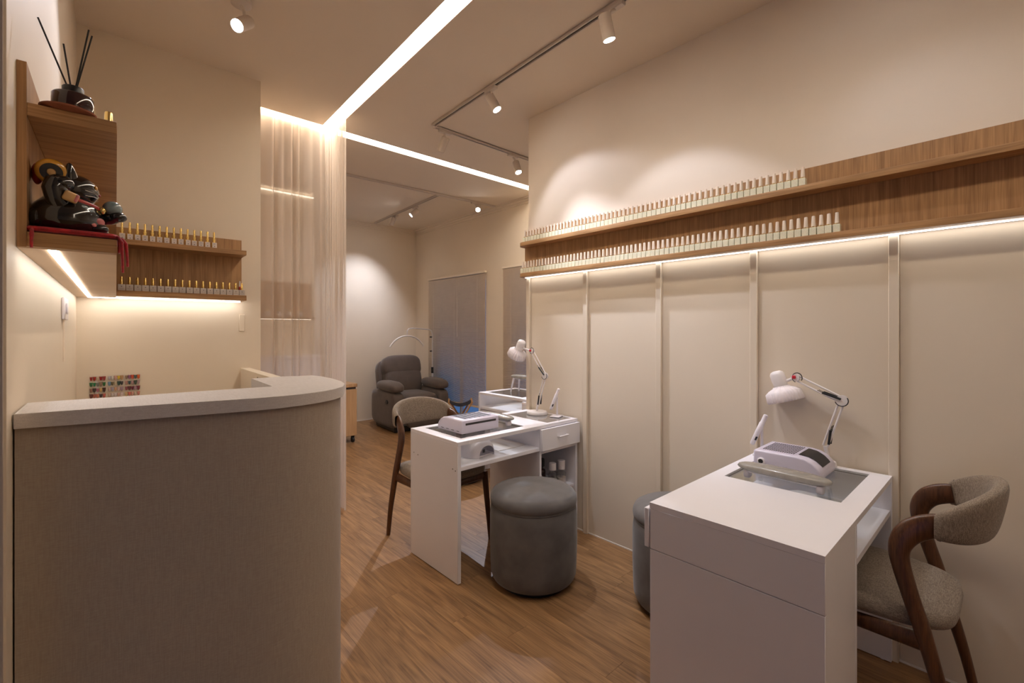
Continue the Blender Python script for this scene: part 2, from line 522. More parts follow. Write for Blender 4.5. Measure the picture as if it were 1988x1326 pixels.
# window wall with two tall openings
ww = MB()
W1 = (4.74, 6.04, 0.10, 2.08)
W2 = (3.05, 4.30, 0.10, 2.08)
ww.box(FX, FX + 0.14, W1[1], FY + 0.12, 0, H)
ww.box(FX, FX + 0.14, W2[1], W1[0], 0, H)
ww.box(FX, FX + 0.14, 2.0, W2[0], 0, H)
for w in (W1, W2):
    ww.box(FX, FX + 0.14, w[0], w[1], 0, w[2]); ww.box(FX, FX + 0.14, w[0], w[1], w[3], H)
struct(ww.build('wall_window', M['wall']), 'cream wall with two tall windows')
for i, w in enumerate((W1, W2)):
    wf = MB()
    y0, y1, z0, z1 = w
    for a, b, c, d in ((y0, y0 + .04, z0, z1), (y1 - .04, y1, z0, z1), (y0, y1, z0, z0 + .04), (y0, y1, z1 - .04, z1), ((y0 + y1) / 2 - .02, (y0 + y1) / 2 + .02, z0, z1)):
        wf.box(FX + 0.06, FX + 0.10, a, b, c, d, bevel=0.003)
    fr = struct(wf.build('window_%d' % (i + 1), M['white_metal']))
    pm = MB().box(FX + 0.077, FX + 0.083, y0 + .04, (y0 + y1) / 2 - .02, z0 + .04, z1 - .04).build('pane', M['window_glass'], fr)
    pm = MB().box(FX + 0.077, FX + 0.083, (y0 + y1) / 2 + .02, y1 - .04, z0 + .04, z1 - .04).build('pane', M['window_glass'], fr)
struct(MB().box(0.0, FX + 0.14, FY, FY + 0.14, 0, H).build('wall_far', M['wall']), 'far cream wall under the spot light')
struct(MB().box(1.96, FX, FY - 0.008, FY, 0, 0.008).build('baseboard_far', M['white_trim']))
cm = MB()
for k, (dx, dz) in enumerate(((0.05, 0.02), (0.03, 0.045), (0.012, 0.07))):
    cm.box(FX - dx, FX, 2.6, FY, H - dz, H)
struct(cm.build('trim_1', M['wall']), 'stepped cornice over the window wall')
cm = MB()
for k, (dx, dz) in enumerate(((0.05, 0.02), (0.03, 0.045), (0.012, 0.07))):
    cm.box(1.96, FX, FY - dx, FY, H - dz, H)
struct(cm.build('trim_2', M['wall']), 'stepped cornice over the far wall')
struct(MB().box(WX + 0.14, FX, 2.0, 2.12, 0, H).build('wall_alcove', M['wall']))

# walls behind the curtain
struct(MB().box(0.0, 1.95, 5.62, FY, 0, H).build('wall_inner', M['wall']), 'cream wall seen through the sheer curtain')
struct(MB().box(-0.10, 0.0, 3.42, FY, 0, H).build('wall_inner_side', M['wall']))

# reception corner walls
o = MB().box(-2.3, 0.0, -2.012, 0.14, 0, H).build('wall_left', M['wall']); at_L(o); struct(o, 'cream wall on the left')
o = MB().box(0.0, 0.858, 0.0, 0.14, 0, H).build('wall_back', M['wall']); at_L(o); struct(o, 'cream wall behind the reception counter')
o = MB().box(-2.3, -0.004, -2.020, -2.0122, 0, H).build('wall_left_end', M['jamb']); at_L(o); struct(o)
struct(MB().box(-2.4, 2.6, -2.14, -2.0, 0, H).build('wall_behind', M['wall']))
we = MB()
we.box(-2.54, -2.4, -2.0, -1.7, 0, H); we.box(-2.54, -2.4, 1.0, 1.4, 0, H)
we.box(-2.54, -2.4, -1.7, 1.0, 0, 0.08); we.box(-2.54, -2.4, -1.7, 1.0, 2.5, H)
struct(we.build('wall_entry', M['wall']))
wf = MB()  # unseen window, added to bring cool dusk light onto the desk fronts
for a, b, c, d in ((-1.7, -1.65, .08, 2.5), (.95, 1.0, .08, 2.5), (-1.65, .95, .08, .14), (-1.65, .95, 2.44, 2.5), (-.375, -.325, .14, 2.44)):
    wf.box(-2.50, -2.44, a, b, c, d)
wf = struct(wf.build('window_3', M['white_metal']), 'unseen window added to let in cool dusk light')
MB().box(-2.474, -2.468, -1.65, -.375, .14, 2.44).build('pane', M['window_glass'], wf)
MB().box(-2.474, -2.468, -.325, .95, .14, 2.44).build('pane', M['window_glass'], wf)
# half-height partition between the counter and the curtain
hw = struct(at_L(MB().box(0.745, 0.798, -1.42, 0.0, 0, 1.11, bevel=0.002).build('wall_half', M['panel'])), 'half-height cream partition behind the counter')
MB().box(0.7435, 0.7449, -0.46, -0.455, 0, 1.09).build('joint', M['dark_slot'], hw)

# ------------------------------------------------------------------ ceiling light coves
def cove(name, pts, label, up=0.035):
    o = MB().prism(pts, H + up, H + up + 0.012).build(name, M['cove'])
    return tag(o, label, 'light strip')
cove('cove_light', [(x_left(-2) + .004, -2.0), (x_right(-2) - .004, -2.0), (x_right(SF) - .004, SF), (x_left(SF) + .004, SF)], 'long recessed ceiling light slot running toward the sheer curtain')
cove('cove_light', [(-0.0, SF + .004), (x_left(SF), SF + .004), (x_left(SF), SB - .004), (-0.0, SB - .004)], 'short recessed ceiling light slot above the sheer curtain', 0.085)
cove('cove_light', [(x_left(SF) + .002, SF + .004), (FX, SF + .004), (FX, SB - .004), (x_left(SF) + .002, SB - .004)], 'recessed ceiling light slot crossing in front of the back room tracks')

# ------------------------------------------------------------------ track spots
def track(name, a, b, label):
    a = Vector((*a, 0)); b = Vector((*b, 0)); d = b - a
    r = thing(name, label, 'track', (a.x, a.y, H), math.atan2(d.y, d.x))
    ln = d.length
    m = MB(); m.box(0, ln, -0.017, -0.009, -0.018, 0); m.box(0, ln, 0.009, 0.017, -0.018, 0); m.box(0, ln, -0.017, 0.017, -0.005, 0)
    m.box(-0.012, 0, -0.018, 0.018, -0.019, 0, bevel=0.002); m.box(ln, ln + 0.012, -0.018, 0.018, -0.019, 0, bevel=0.002)
    m.build('rail', M['track_metal'], r)
    MB().box(0.002, ln - 0.002, -0.0088, 0.0088, -0.0075, -0.0052).build('slot', M['dark_slot'], r)
    return r
track('light_track', (1.831, 0.25), (1.947, 3.02), 'long white light track on the ceiling above the two desks')
track('light_track', (1.975, 3.043), (3.84, 3.043), 'white light track branching right at the far end of the long one')
track('light_track', (1.75, 4.60), (3.84, 4.497), 'white light track across the ceiling of the back room')
track('light_track', (2.998, 4.585), (3.09, 6.38), 'short white light track running toward the far wall')

def spot(loc, head, aim, label, power=1.0, angle=60, blend=0.6, lit=True, length=0.115, rad=0.030, adir=0.0, col=NEUT, on_track=True, spill=0.0, spill_angle=94):
    """loc: point on the ceiling; head: lens centre; aim: target point"""
    loc = Vector(loc); head = Vector(head); aim = Vector(aim)
    d = (aim - head).normalized()
    r = thing('track_spot', label, 'spot light', loc)
    hl = head - loc
    top = hl - d * length
    zt = -0.018 if on_track else 0.0
    m = MB(); mt = Matrix.Rotation(adir, 4, 'Z')
    if on_track: m.box(-0.055, 0.055, -0.016, 0.016, zt - 0.020, zt, bevel=0.003, mat=mt)
    else: m.lathe([(0.0, zt), (0.045, zt), (0.045, zt - 0.02), (0.04, zt - 0.024), (0, zt - 0.024)], 24)
    m.build('adapter', M['track_metal'], r)
    MB().tube([(0, 0, zt - 0.018), ((top.x + d.x * 0.03) * 0.5, (top.y + d.y * 0.03) * 0.5, zt - 0.04), top + d * 0.03], [0.008, 0.008, 0.007], 8).build('stem', M['track_metal'], r)
    mt = orient(top, d)
    MB().lathe([(0.0, 0), (rad * 0.92, 0), (rad, 0.004), (rad, length), (rad * 0.93, length), (rad * 0.90, length - 0.006), (0, length - 0.006)], 28, mt).build('barrel', M['track_metal'], r)
    MB().lathe([(0.0, length - 0.005), (rad * 0.89, length - 0.005), (rad * 0.89, length - 0.002), (0, length - 0.002)], 24, mt).build('lens', M['lens'] if lit else M['dark_slot'], r)
    if lit:
        # the reflector's beam and, around it, the weaker cone of spill
        for nm, pw, an, bl_ in (('spot_beam', power, angle, blend), ('spot_spill', spill, spill_angle, 0.35)):
            if pw <= 0: continue
            ld = bpy.data.lights.new(nm, 'SPOT')
            ld.energy = SPOT_POWER * pw; ld.color = col
            ld.spot_size = R(an); ld.spot_blend = bl_; ld.shadow_soft_size = 0.018
            lo = bpy.data.objects.new(nm, ld); COL.objects.link(lo)
            lo.parent = r
            lo.matrix_local = Matrix.Translation(hl + d * 0.012) @ d.to_track_quat('-Z', 'Y').to_matrix().to_4x4()
    return r
spot((0.53, 2.52, H), (0.501, 2.467, 2.78), (-0.10, 1.9, 2.05), 'white spot light on the ceiling above the reception counter', 0.55, 62, 0.8, on_track=False)
spot((1.872, 1.31, H), (1.825, 1.307, 2.735), (2.34, 1.20, 0.95), 'white track spot nearest the camera, hanging almost straight down', 0.40, 60, 0.9, adir=R(87.6), spill=0.27, spill_angle=88)
spot((1.835, 0.42, H), (1.86, 0.41, 2.75), (2.43, 0.05, 1.2), 'white track spot at the near end of the long track', 0.10, 96, 1.0, adir=R(87.6))
spot((1.915, 2.30, H), (1.956, 2.285, 2.79), (2.43, 1.58, 1.22), 'white track spot in the middle of the long track, tilted toward the bottle shelves', 1.75, 50, 0.9, adir=R(87.6), spill=0.24, spill_angle=86)
spot((2.06, 3.043, H), (2.045, 3.085, 2.77), (1.75, 4.75, 0.25), 'white track spot at the track corner, turned away with its lens hidden', 1.9, 46, 0.8)
spot((2.79, 3.043, H), (2.82, 3.00, 2.76), (2.72, 2.15, 0.6), 'white track spot beside the end of the right wall', 0.9, 68, 0.6)
spot((3.08, 5.75, H), (3.06, 5.83, 2.80), (2.74, 6.53, 1.15), 'white track spot nearest the far wall, lens hidden', 1.5, 88, 1.0, adir=R(87))
spot((3.05, 5.17, H), (3.00, 5.20, 2.81), (2.05, 5.55, 1.9), 'white track spot aimed sideways toward the oak cabinet', 0.5, 70, 0.8, adir=R(87))
spot((3.50, 4.51, H), (3.49, 4.44, 2.82), (1.50, 2.15, 0.0), 'glaring track spot of the back room facing the camera', 4.2, 54, 0.6)

# ------------------------------------------------------------------ right wall shelf and its bottles
def round_end(x0, x1, y0, y1, r):
    pts = [(x1, y0), (x1, y1)]
    for k in range(9):
        a = PI / 2 + k * PI / 2 / 8
        pts.append((x0 + r + math.cos(a) * r, y1 - r + math.sin(a) * r))
    pts.append((x0, y0))
    return pts
sh = thing('wall_shelf', 'long oak two-tier wall shelf with rounded end on the right wall', 'shelf', (WX, 2.495, 1.738))
MB().box(-0.018, -0.0005, -4.2, 0, 0.0, 0.350).build('back_panel', M['oak_z'], sh)
MB().prism([(x, y) for x, y in round_end(-0.104, -0.018, -4.2, 0.0, 0.06)], 0.226, 0.254, bevel=0.001).build('upper_board', M['oak_y'], sh)
MB().prism([(x, y) for x, y in round_end(-0.104, -0.018, -4.2, 0.0, 0.06)], 0.0, 0.027, bevel=0.001).build('lower_board', M['oak_y'], sh)
tag(MB().box(WX - 0.042, WX - 0.019, -1.7, 2.47, 1.7355, 1.7378).build('led_strip', M['led']), 'lit strip under the long oak shelf on the right wall', 'light strip')

def polish(label, group):
    r = thing('nail_polish', label, 'nail polish', (0, 0, 0), 0, group)
    w = 0.0128
    b = MB(); b.prism([(-w, -w), (w, -w), (w, w), (-w, w)], 0, 0.036, bevel=0.002, segs=1)
    b.build('bottle', M['polish_body'], r)
    MB().lathe([(0.0, 0.036), (0.0098, 0.036), (0.0098, 0.040), (0, 0.040)], 10).build('ring', M['gold'], r)
    MB().lathe([(0, 0.040), (0.0088, 0.040), (0.0068, 0.084), (0.0060, 0.0865), (0, 0.0865)], 10).build('cap', M['polish_cap'], r)
    return r
def nth(n):
    return '%d%s' % (n, 'th' if 10 <= n % 100 <= 20 else {1: 'st', 2: 'nd', 3: 'rd'}.get(n % 10, 'th'))
def row(proto, spots, text, from_end=False):
    n = len(spots)
    for i, (loc, rz) in enumerate(spots):
        o = proto if i == 0 else copy_tree(proto)
        o.location = loc; o.rotation_euler = (0, 0, rz)
        o['label'] = text % nth(n - i if from_end else i + 1)
random.seed(3)
p1 = polish('sage nail polish with sand cap in the upper row of the long shelf', 'sage nail polishes in the upper row of the long right shelf')
n = int((2.462 - 0.640) / 0.0294) + 1
row(p1, [((WX - 0.078 + random.uniform(-.001, .001), 0.640 + i * 0.0294, 1.9921), random.uniform(-.06, .06)) for i in range(n)], 'sage nail polish, %s from the right in the upper row of the long shelf')
p2 = polish('sage nail polish with sand cap in the lower row of the long shelf', 'sage nail polishes in the lower row of the long right shelf')
n = int((2.462 - 0.512) / 0.0290) + 1
row(p2, [((WX - 0.078 + random.uniform(-.001, .001), 0.512 + i * 0.0290, 1.7651), random.uniform(-.06, .06)) for i in range(n)], 'sage nail polish, %s from the right in the lower row of the long shelf')

# ------------------------------------------------------------------ corner shelf over the counter
cs = at_L(thing('corner_shelf', 'oak two-tier corner shelf wrapping the left and back walls', 'shelf'), 0, 0, 0)
DL, DB, VF, UE = 0.157, 0.161, -1.903, 0.748
MB().box(0.0005, 0.015, VF, 0.0, 1.522, 1.905).build('side_back_panel', M['oak_z'], cs)
MB().box(0.015, UE, -0.015, -0.0005, 1.522, 1.905).build('back_panel', M['oak_z'], cs)
for nm, z0, z1 in (('upper_board', 1.795, 1.822), ('lower_board', 1.524, 1.554)):
    MB().box(0.015, DL, VF, -0.015, z0, z1, bevel=0.001).build(nm, M['oak_x'], cs)
    MB().box(DL, UE, -DB, -0.015, z0, z1, bevel=0.001).build(nm, M['oak_x'], cs)
MB().box(0.001, DL - 0.001, VF + 0.001, -0.001, 1.5195, 1.5238).build('underside', M['under'], cs)
tag(at_L(MB().box(0.046, 0.060, -1.90, -0.047, 1.5165, 1.5193).build('led_strip', M['led_corner'])), 'lit strip under the corner shelf along the left wall', 'light strip')
tag(at_L(MB().box(0.061, 0.733, -0.062, -0.047, 1.5165, 1.5237).build('led_strip', M['led_corner'])), 'lit strip under the corner shelf along the back wall', 'light strip')

# gold-capped bottles, back wall upper tier
r = thing('gold_polish', 'nail polish with white label and tall gold cap on the upper tier behind the counter', 'nail polish', (0, 0, 0), 0, 'gold-capped polishes on the upper tier')
MB().box(-0.0135, 0.0135, -0.012, 0.012, 0, 0.036, bevel=0.003).build('bottle', M['gold'], r)
lb = MB().box(-0.0118, 0.0118, -0.0132, -0.0121, 0.003, 0.034, bevel=0.0005).build('label', M['label_white'], r)
mk = MB(); mk.box(-0.0022, 0.0022, -0.0137, -0.0133, 0.010, 0.014); mk.box(-0.006, 0.006, -0.0136, -0.0133, 0.0225, 0.0232); mk.box(-0.003, 0.003, -0.0136, -0.0133, 0.0265, 0.0275)
mk.build('print', M['label_print'], lb)
MB().lathe([(0, 0.036), (0.007, 0.036), (0.007, 0.045), (0.0085, 0.046), (0.0085, 0.052), (0.0055, 0.054), (0.005, 0.094), (0.0042, 0.096), (0, 0.096)], 12).build('cap', M['gold'], r)
random.seed(5)
row(r, [(L(0.180 + i * 0.0315, -0.112 + random.uniform(-.003, .003), 1.8222), LA + random.uniform(-.1, .1)) for i in range(14)], 'white-labelled nail polish with gold cap, %s from the right on the upper tier', True)
r = thing('boxy_polish', 'boxy grey nail polish with gold cap on the lower tier behind the counter', 'nail polish', (0, 0, 0), 0, 'boxy grey polishes on the lower tier')
MB().box(-0.0150, 0.0150, -0.014, 0.014, 0, 0.034, bevel=0.002).build('bottle', M['grey_box'], r)
mk = MB(); mk.box(-0.009, 0.009, -0.0145, -0.0141, 0.011, 0.0118); mk.box(-0.0025, 0.0025, -0.0145, -0.0141, 0.020, 0.0235)
mk.build('print', M['label_print'], r)
MB().lathe([(0, 0.034), (0.0068, 0.034), (0.0060, 0.072), (0.005, 0.074), (0, 0.074)], 12).build('cap', M['gold'], r)
row(r, [(L(0.178 + i * 0.0325, -0.118, 1.5542), LA + random.uniform(-.04, .04)) for i in range(18)], 'boxy grey nail polish with gold cap, %s from the right on the lower tier', True)
r = at_L(thing('red_polish', 'slim red nail polish at the end of the lower tier', 'nail polish'), 0.728, -0.07, 1.5542)
MB().lathe([(0, 0), (0.007, 0), (0.007, 0.055), (0.004, 0.058), (0, 0.058)], 12).build('bottle', M['cat_red'], r)
MB().lathe([(0, 0.058), (0.0045, 0.058), (0.0035, 0.092), (0, 0.092)], 10).build('cap', M['label_white'], r)
r = at_L(thing('gold_capped_bottle', 'single gold-capped bottle at the edge of the top board near the reed diffuser', 'bottle'), 0.140, -1.60, 1.8222)
MB().lathe([(0, 0), (0.013, 0), (0.013, 0.045), (0.010, 0.05), (0, 0.05)], 16).build('bottle', M['label_white'], r)
MB().lathe([(0, 0.05), (0.0105, 0.05), (0.0088, 0.122), (0.0075, 0.125), (0, 0.125)], 16).build('cap', M['gold'], r)

# reed diffuser on its saucer
tag(at_L(MB().lathe([(0, 0), (0.030, 0), (0.046, 0.006), (0.047, 0.009), (0.044, 0.009), (0.028, 0.004), (0, 0.004)], 36).build('saucer', M['terracotta']), 0.076, -1.876, 1.8222), 'round terracotta saucer under the reed diffuser', 'saucer')
r = at_L(thing('reed_diffuser', 'dark glass reed diffuser with black sticks on the top board', 'diffuser'), 0.083, -1.868, 1.8264)
MB().lathe([(0, 0), (0.034, 0), (0.0355, 0.003), (0.0355, 0.040), (0.033, 0.043), (0.018, 0.043), (0, 0.043)], 36).build('jar', M['amber'], r)
MB().lathe([(0, 0.043), (0.0185, 0.043), (0.0185, 0.060), (0.017, 0.062), (0.008, 0.062), (0, 0.058)], 28).build('collar', M['black'], r)
for (dx, dy, dz) in ((-0.053, -0.02, 0.185), (-0.016, 0.01, 0.158), (0.026, -0.012, 0.196), (0.031, 0.004, 0.192)):
    MB().tube([(dx * -0.1, dy * -0.1, 0.02), (dx, dy, dz)], 0.0017, 6).build('reed', M['reed'], r)

# lucky cat on a red cushion
c = at_L(thing('cushion_mat', 'red brocade mat with tassels under the lucky cat', 'mat'), 0.085, -1.835, 1.5545)
MB().superel((0, 0, 0.0075), (0.077, 0.072, 0.0077), 0.5, 0.25, 32, 8).build('mat', M['red_cloth'], c)
def tassel(x, y, z0, z1, dx, dy):
    m = MB()
    m.tube([(x, y, z0), (x + dx * .5, y + dy * .5, z0 - 0.002), (x + dx, y + dy, z0 - 0.014), (x + dx, y + dy, z0 - 0.02)], [0.003, 0.003, 0.004, 0.003], 8)
    m.tube([(x + dx, y + dy, z0 - 0.016), (x + dx * 1.1, y + dy * 1.1, (z0 + z1) / 2), (x + dx * 1.2, y + dy * 1.2, z1)], [0.0035, 0.003, 0.0024], 8)
    m.build('tassel', M['red_cloth'], c)
tassel(0.070, -0.060, 0.008, -0.075, 0.010, -0.012)
tassel(0.074, -0.045, 0.008, -0.058, 0.014, -0.002)
tassel(-0.062, -0.066, 0.006, -0.035, 0.0, -0.012)
MB().box(0.0735, 0.0775, -0.062, -0.03, -0.028, 0.006, bevel=0.0015).build('hanging_corner', M['red_cloth'], c)

cat = at_L(thing('lucky_cat', 'black glazed lucky cat figurine raising a yellow mallet', 'figurine'), 0.085, -1.835, 1.5702)
def bl(nm, cc, rr, mat, rot=None, parent=None, e1=1, e2=1):
    return MB().superel(cc, rr, e1, e2, 24, 16, rot).build(nm, M[mat], parent or cat, 60)
# a sitting body: one skin of stacked ellipse rings, belly forward (+x)
def body_pt(i, j):
    prof = [(0.0, 0.0, 0.0), (0.052, 0.056, 0.001), (0.064, 0.066, 0.018), (0.063, 0.064, 0.038), (0.054, 0.055, 0.058), (0.040, 0.043, 0.074), (0.030, 0.033, 0.085), (0.0, 0.0, 0.088)]
    t = j * (len(prof) - 1); k = min(int(t), len(prof) - 2); f = t - k
    a, b = prof[k], prof[k + 1]
    rx = a[0] + (b[0] - a[0]) * f; ry = a[1] + (b[1] - a[1]) * f; z = a[2] + (b[2] - a[2]) * f
    w = 2 * PI * i
    return Vector((rx * math.cos(w) - 0.012, ry * math.sin(w), z))
body = MB().grid(body_pt, 32, 22, True).build('body', M['cat_black'], cat, 60)
bl('head', (-0.002, 0.006, 0.097), (0.043, 0.047, 0.037), 'cat_black')
for s in (-1, 1):
    m = MB(); m.lathe([(0, 0.034), (0.004, 0.031), (0.011, 0.014), (0.015, 0.0), (0, -0.004)], 16, Matrix.Translation((-0.008, 0.006 + s * 0.029, 0.118)) @ Matrix.Rotation(R(-18 * s), 4, 'X'))
    m.build('ear', M['cat_black'], cat)
for s in (-1, 1):
    bl('eye', (0.0345, 0.006 + s * 0.017, 0.106), (0.004, 0.008, 0.006), 'cat_gold')
bl('nose', (0.0405, 0.006, 0.094), (0.003, 0.005, 0.003), 'cat_red')
for s in (-1, 1):
    for k in range(2):
        MB().tube([(0.038, 0.006 + s * 0.014, 0.090 - k * 0.006), (0.032, 0.006 + s * 0.031, 0.092 - k * 0.009), (0.018, 0.006 + s * 0.0445, 0.093 - k * 0.012)], 0.0008, 5).build('whisker', M['cat_line'], cat)
m = MB(); m.tube([(-0.002 + 0.042 * math.cos(a), 0.003 + 0.046 * math.sin(a), 0.068 - 0.010 * math.cos(a)) for a in [2 * PI * k / 28 for k in range(29)]], 0.0058, 10, cap=False)
m.build('collar', M['cat_red'], cat, 60)
bl('bell', (0.046, -0.012, 0.056), (0.0085, 0.0085, 0.0085), 'gold')
# raised near arm with open paw, holding up a mallet
m = MB(); m.tube([(-0.016, -0.034, 0.036), (-0.026, -0.046, 0.062), (-0.029, -0.050, 0.084), (-0.026, -0.048, 0.100), (-0.022, -0.046, 0.108)], [0.018, 0.020, 0.022, 0.021, 0.014], 16)
m.build('raised_arm', M['cat_black'], cat, 60)
bl('paw', (-0.020, -0.050, 0.098), (0.022, 0.020, 0.017), 'cat_black')
pm_ = Matrix.Translation((-0.004, -0.064, 0.068)) @ Matrix.Rotation(R(20), 4, 'Y') @ Matrix.Rotation(R(25), 4, 'Z')
m = MB(); m.box(-0.013, 0.013, -0.006, 0.006, -0.011, 0.011, bevel=0.005, mat=pm_, segs=3)
m.build('paw_pad', M['cat_tan'], cat, 60)
m = MB(); m.box(0.004, 0.0115, -0.0072, 0.004, -0.008, 0.010, bevel=0.003, mat=pm_, segs=2)
m.build('paw_pad_tip', M['cat_pink'], cat, 60)
ax = Vector((0.06, -0.96, -0.27)).normalized()
mm = orient(Vector((-0.037, -0.020, 0.127)), ax)
mal = MB().lathe([(0, -0.024), (0.019, -0.024), (0.024, -0.018), (0.0275, 0.0), (0.0270, 0.012), (0.0245, 0.018), (0.020, 0.0205), (0.0, 0.021)], 32, mm).build('mallet', M['cat_gold'], cat, 60)
MB().lathe([(0.0075, 0.0212), (0.0180, 0.0208), (0.0185, 0.0218), (0.0075, 0.0226), (0.0075, 0.0212)], 32, mm, close=False).build('mallet_ring', M['cat_black'], mal)
MB().lathe([(0.0, 0.021), (0.0073, 0.021), (0.0066, 0.0228), (0, 0.0240)], 24, mm).build('mallet_hub', M['cat_tan'], mal)
bl('mallet_band', (-0.014, -0.022, 0.114), (0.012, 0.012, 0.017), 'cat_pink', None, mal)
bl('mallet_cap', (-0.060, -0.004, 0.122), (0.010, 0.016, 0.024), 'cat_red', None, mal)
# far arm held out with a pearl
m = MB(); m.tube([(0.016, 0.026, 0.046), (0.040, 0.014, 0.042), (0.062, 0.002, 0.044), (0.074, -0.004, 0.047)], [0.016, 0.016, 0.015, 0.012], 14)
m.build('held_out_arm', M['cat_black'], cat, 60)
bl('held_out_paw', (0.074, -0.005, 0.047), (0.017, 0.016, 0.012), 'cat_black')
bl('pearl', (0.064, -0.002, 0.066), (0.0185, 0.0185, 0.0175), 'cat_pearl')
for s in (-1, 1):
    bl('foot', (0.040, s * 0.034 + 0.004, 0.011), (0.018, 0.012, 0.011), 'cat_black')
bl('tail', (-0.058, -0.030, 0.022), (0.014, 0.018, 0.020), 'cat_black')
m = MB()
for (px, py, pz, rr) in ((0.016, -0.047, 0.050, 0.009), (0.025, -0.045, 0.045, 0.006), (0.030, -0.040, 0.047, 0.005)):
    m.superel((px, py, pz), (rr * .35, rr, rr * .8), 1, 1, 12, 8, Matrix.Rotation(R(-65), 4, 'Z'))
m.build('painted_flower', M['cat_pearl'], cat, 60)
m = MB()
for (px, py, pz, rr) in ((0.043, -0.033, 0.026, 0.011), (0.033, -0.045, 0.016, 0.006)):
    m.superel((px, py, pz), (rr * .3, rr, rr * .8), 1, 1, 12, 8, Matrix.Rotation(R(-45), 4, 'Z'))
m.build('painted_patch', M['cat_pink'], cat, 60)

# switch and outlets
r = at_L(thing('wall_switch', 'white intercom switch plate on the left wall', 'switch'), 0.0005, -0.80, 1.43)
MB().box(0, 0.011, -0.075, 0.075, -0.042, 0.042, bevel=0.003).build('plate', M['white_plastic'], r)
MB().box(0.011, 0.016, -0.055, -0.005, -0.02, 0.02, bevel=0.002).build('rocker', M['white_plastic'], r)
MB().tube([(0.006, -0.06, -0.042), (0.006, -0.06, -0.20)], 0.003, 6).build('cord', M['slat'], r)
r = at_L(thing('outlet_plate', 'cream outlet plate on the back wall below the shelf end', 'outlet'), 0.752, -0.0005, 1.40)
MB().box(-0.016, 0.016, -0.005, 0, -0.06, 0.045, bevel=0.002).build('plate', M['wall'], r)
MB().box(-0.010, 0.010, -0.0055, -0.005, -0.02, 0.01).build('socket', M['wall'], r)

# nail tip display boards on the back wall
nail_cols = {
 'a': [[(0.30, .02, .02), (0.36, .03, .02), (0.62, .45, .33), (0.32, .02, .02), (0.34, .05, .05)],
       [(0.03, .16, .06), (0.02, .18, .07), (0.20, .22, .18), (0.32, .20, .14), (0.03, .14, .04)],
       [(0.32, .16, .12), (0.05, .03, .03), (0.42, .14, .20), (0.58, .38, .16), (0.07, .025, .02)],
       [(0.16, .05, .04), (0.50, .15, .11), (0.55, .19, .12), (0.05, .02, .03), (0.50, .12, .11)]],
 'b': [[(0.50, .46, .52), (0.58, .54, .50), (0.62, .36, .30), (0.68, .48, .05), (0.48, .28, .14)],
       [(0.16, .28, .40), (0.14, .12, .06), (0.50, .43, .30), (0.05, .10, .08), (0.06, .05, .05)],
       [(0.56, .40, .36), (0.40, .37, .46), (0.64, .36, .22), (0.52, .38, .38), (0.40, .28, .34)],
       [(0.62, .44, .34), (0.66, .58, .56), (0.64, .54, .54), (0.60, .36, .30), (0.66, .54, .55)]],
 'c': [[(0.30, .18, .13), (0.28, .10, .20), (0.62, .10, .05), (0.06, .10, .10), (0.62, .12, .03)],
       [(0.46, .26, .22), (0.04, .08, .09), (0.42, .25, .25), (0.05, .08, .06), (0.44, .28, .28)],
       [(0.24, .06, .08), (0.14, .03, .04), (0.16, .02, .05), (0.34, .20, .27), (0.22, .04, .06)],
       [(0.58, .40, .22), (0.62, .16, .12), (0.62, .32, .26), (0.62, .50, .38), (0.62, .24, .20)]]}
_nm = {}
def nail_mat(c):
    if c not in _nm: _nm[c] = plain('nail_gloss_%d' % len(_nm), c, 0.18, var=0.25, vscale=300, coat=0.5)
    return _nm[c]
tipm = {}
def nail_tip(c):
    if c not in tipm:
        def fn(i, j):
            w = 0.0052 * (1 - 0.25 * (1 - j)) * math.sqrt(max(0.0, 1 - (max(0, 0.45 - j) / 0.45) ** 2.2) + 0.02)
            a = (i - 0.5) * 2
            return Vector((a * w, -0.0045 * math.sqrt(max(0, 1 - a * a * 0.95)), (j - 0.5) * 0.018))
        tipm[c] = MB().grid(fn, 7, 8).mesh('nail_tip', nail_mat(c))
    return tipm[c]
for key, u0, lab in (('a', 0.052, 'clear nail tip board with red and green nails on a white strip'), ('b', 0.124, 'clear nail tip board with pastel and yellow nails in the middle'), ('c', 0.194, 'clear nail tip board with orange and plum nails nearest the shelf end')):
    r = at_L(thing('nail_tip_board', lab, 'nail samples'), u0, -0.0045, 0.985)
    MB().box(-0.004, 0.062, 0.0, 0.003, -0.02, 0.122, bevel=0.001).build('board', M['acrylic'], r)
    if key == 'a': MB().box(0.021, 0.032, -0.0008, -0.0002, -0.02, 0.121).build('strip', M['label_white'], r)
    for j, rw in enumerate(nail_cols[key]):
        for i, cc in enumerate(rw):
            o = bpy.data.objects.new('nail_tip', nail_tip(cc)); COL.objects.link(o); o.parent = r
            o.location = (0.005 + i * 0.0128, -0.0012, 0.105 - j * 0.0305)
            s = 1.12 + 0.28 * ((i * 7 + j * 3) % 5) / 5
            o.scale = (s, 1, s)

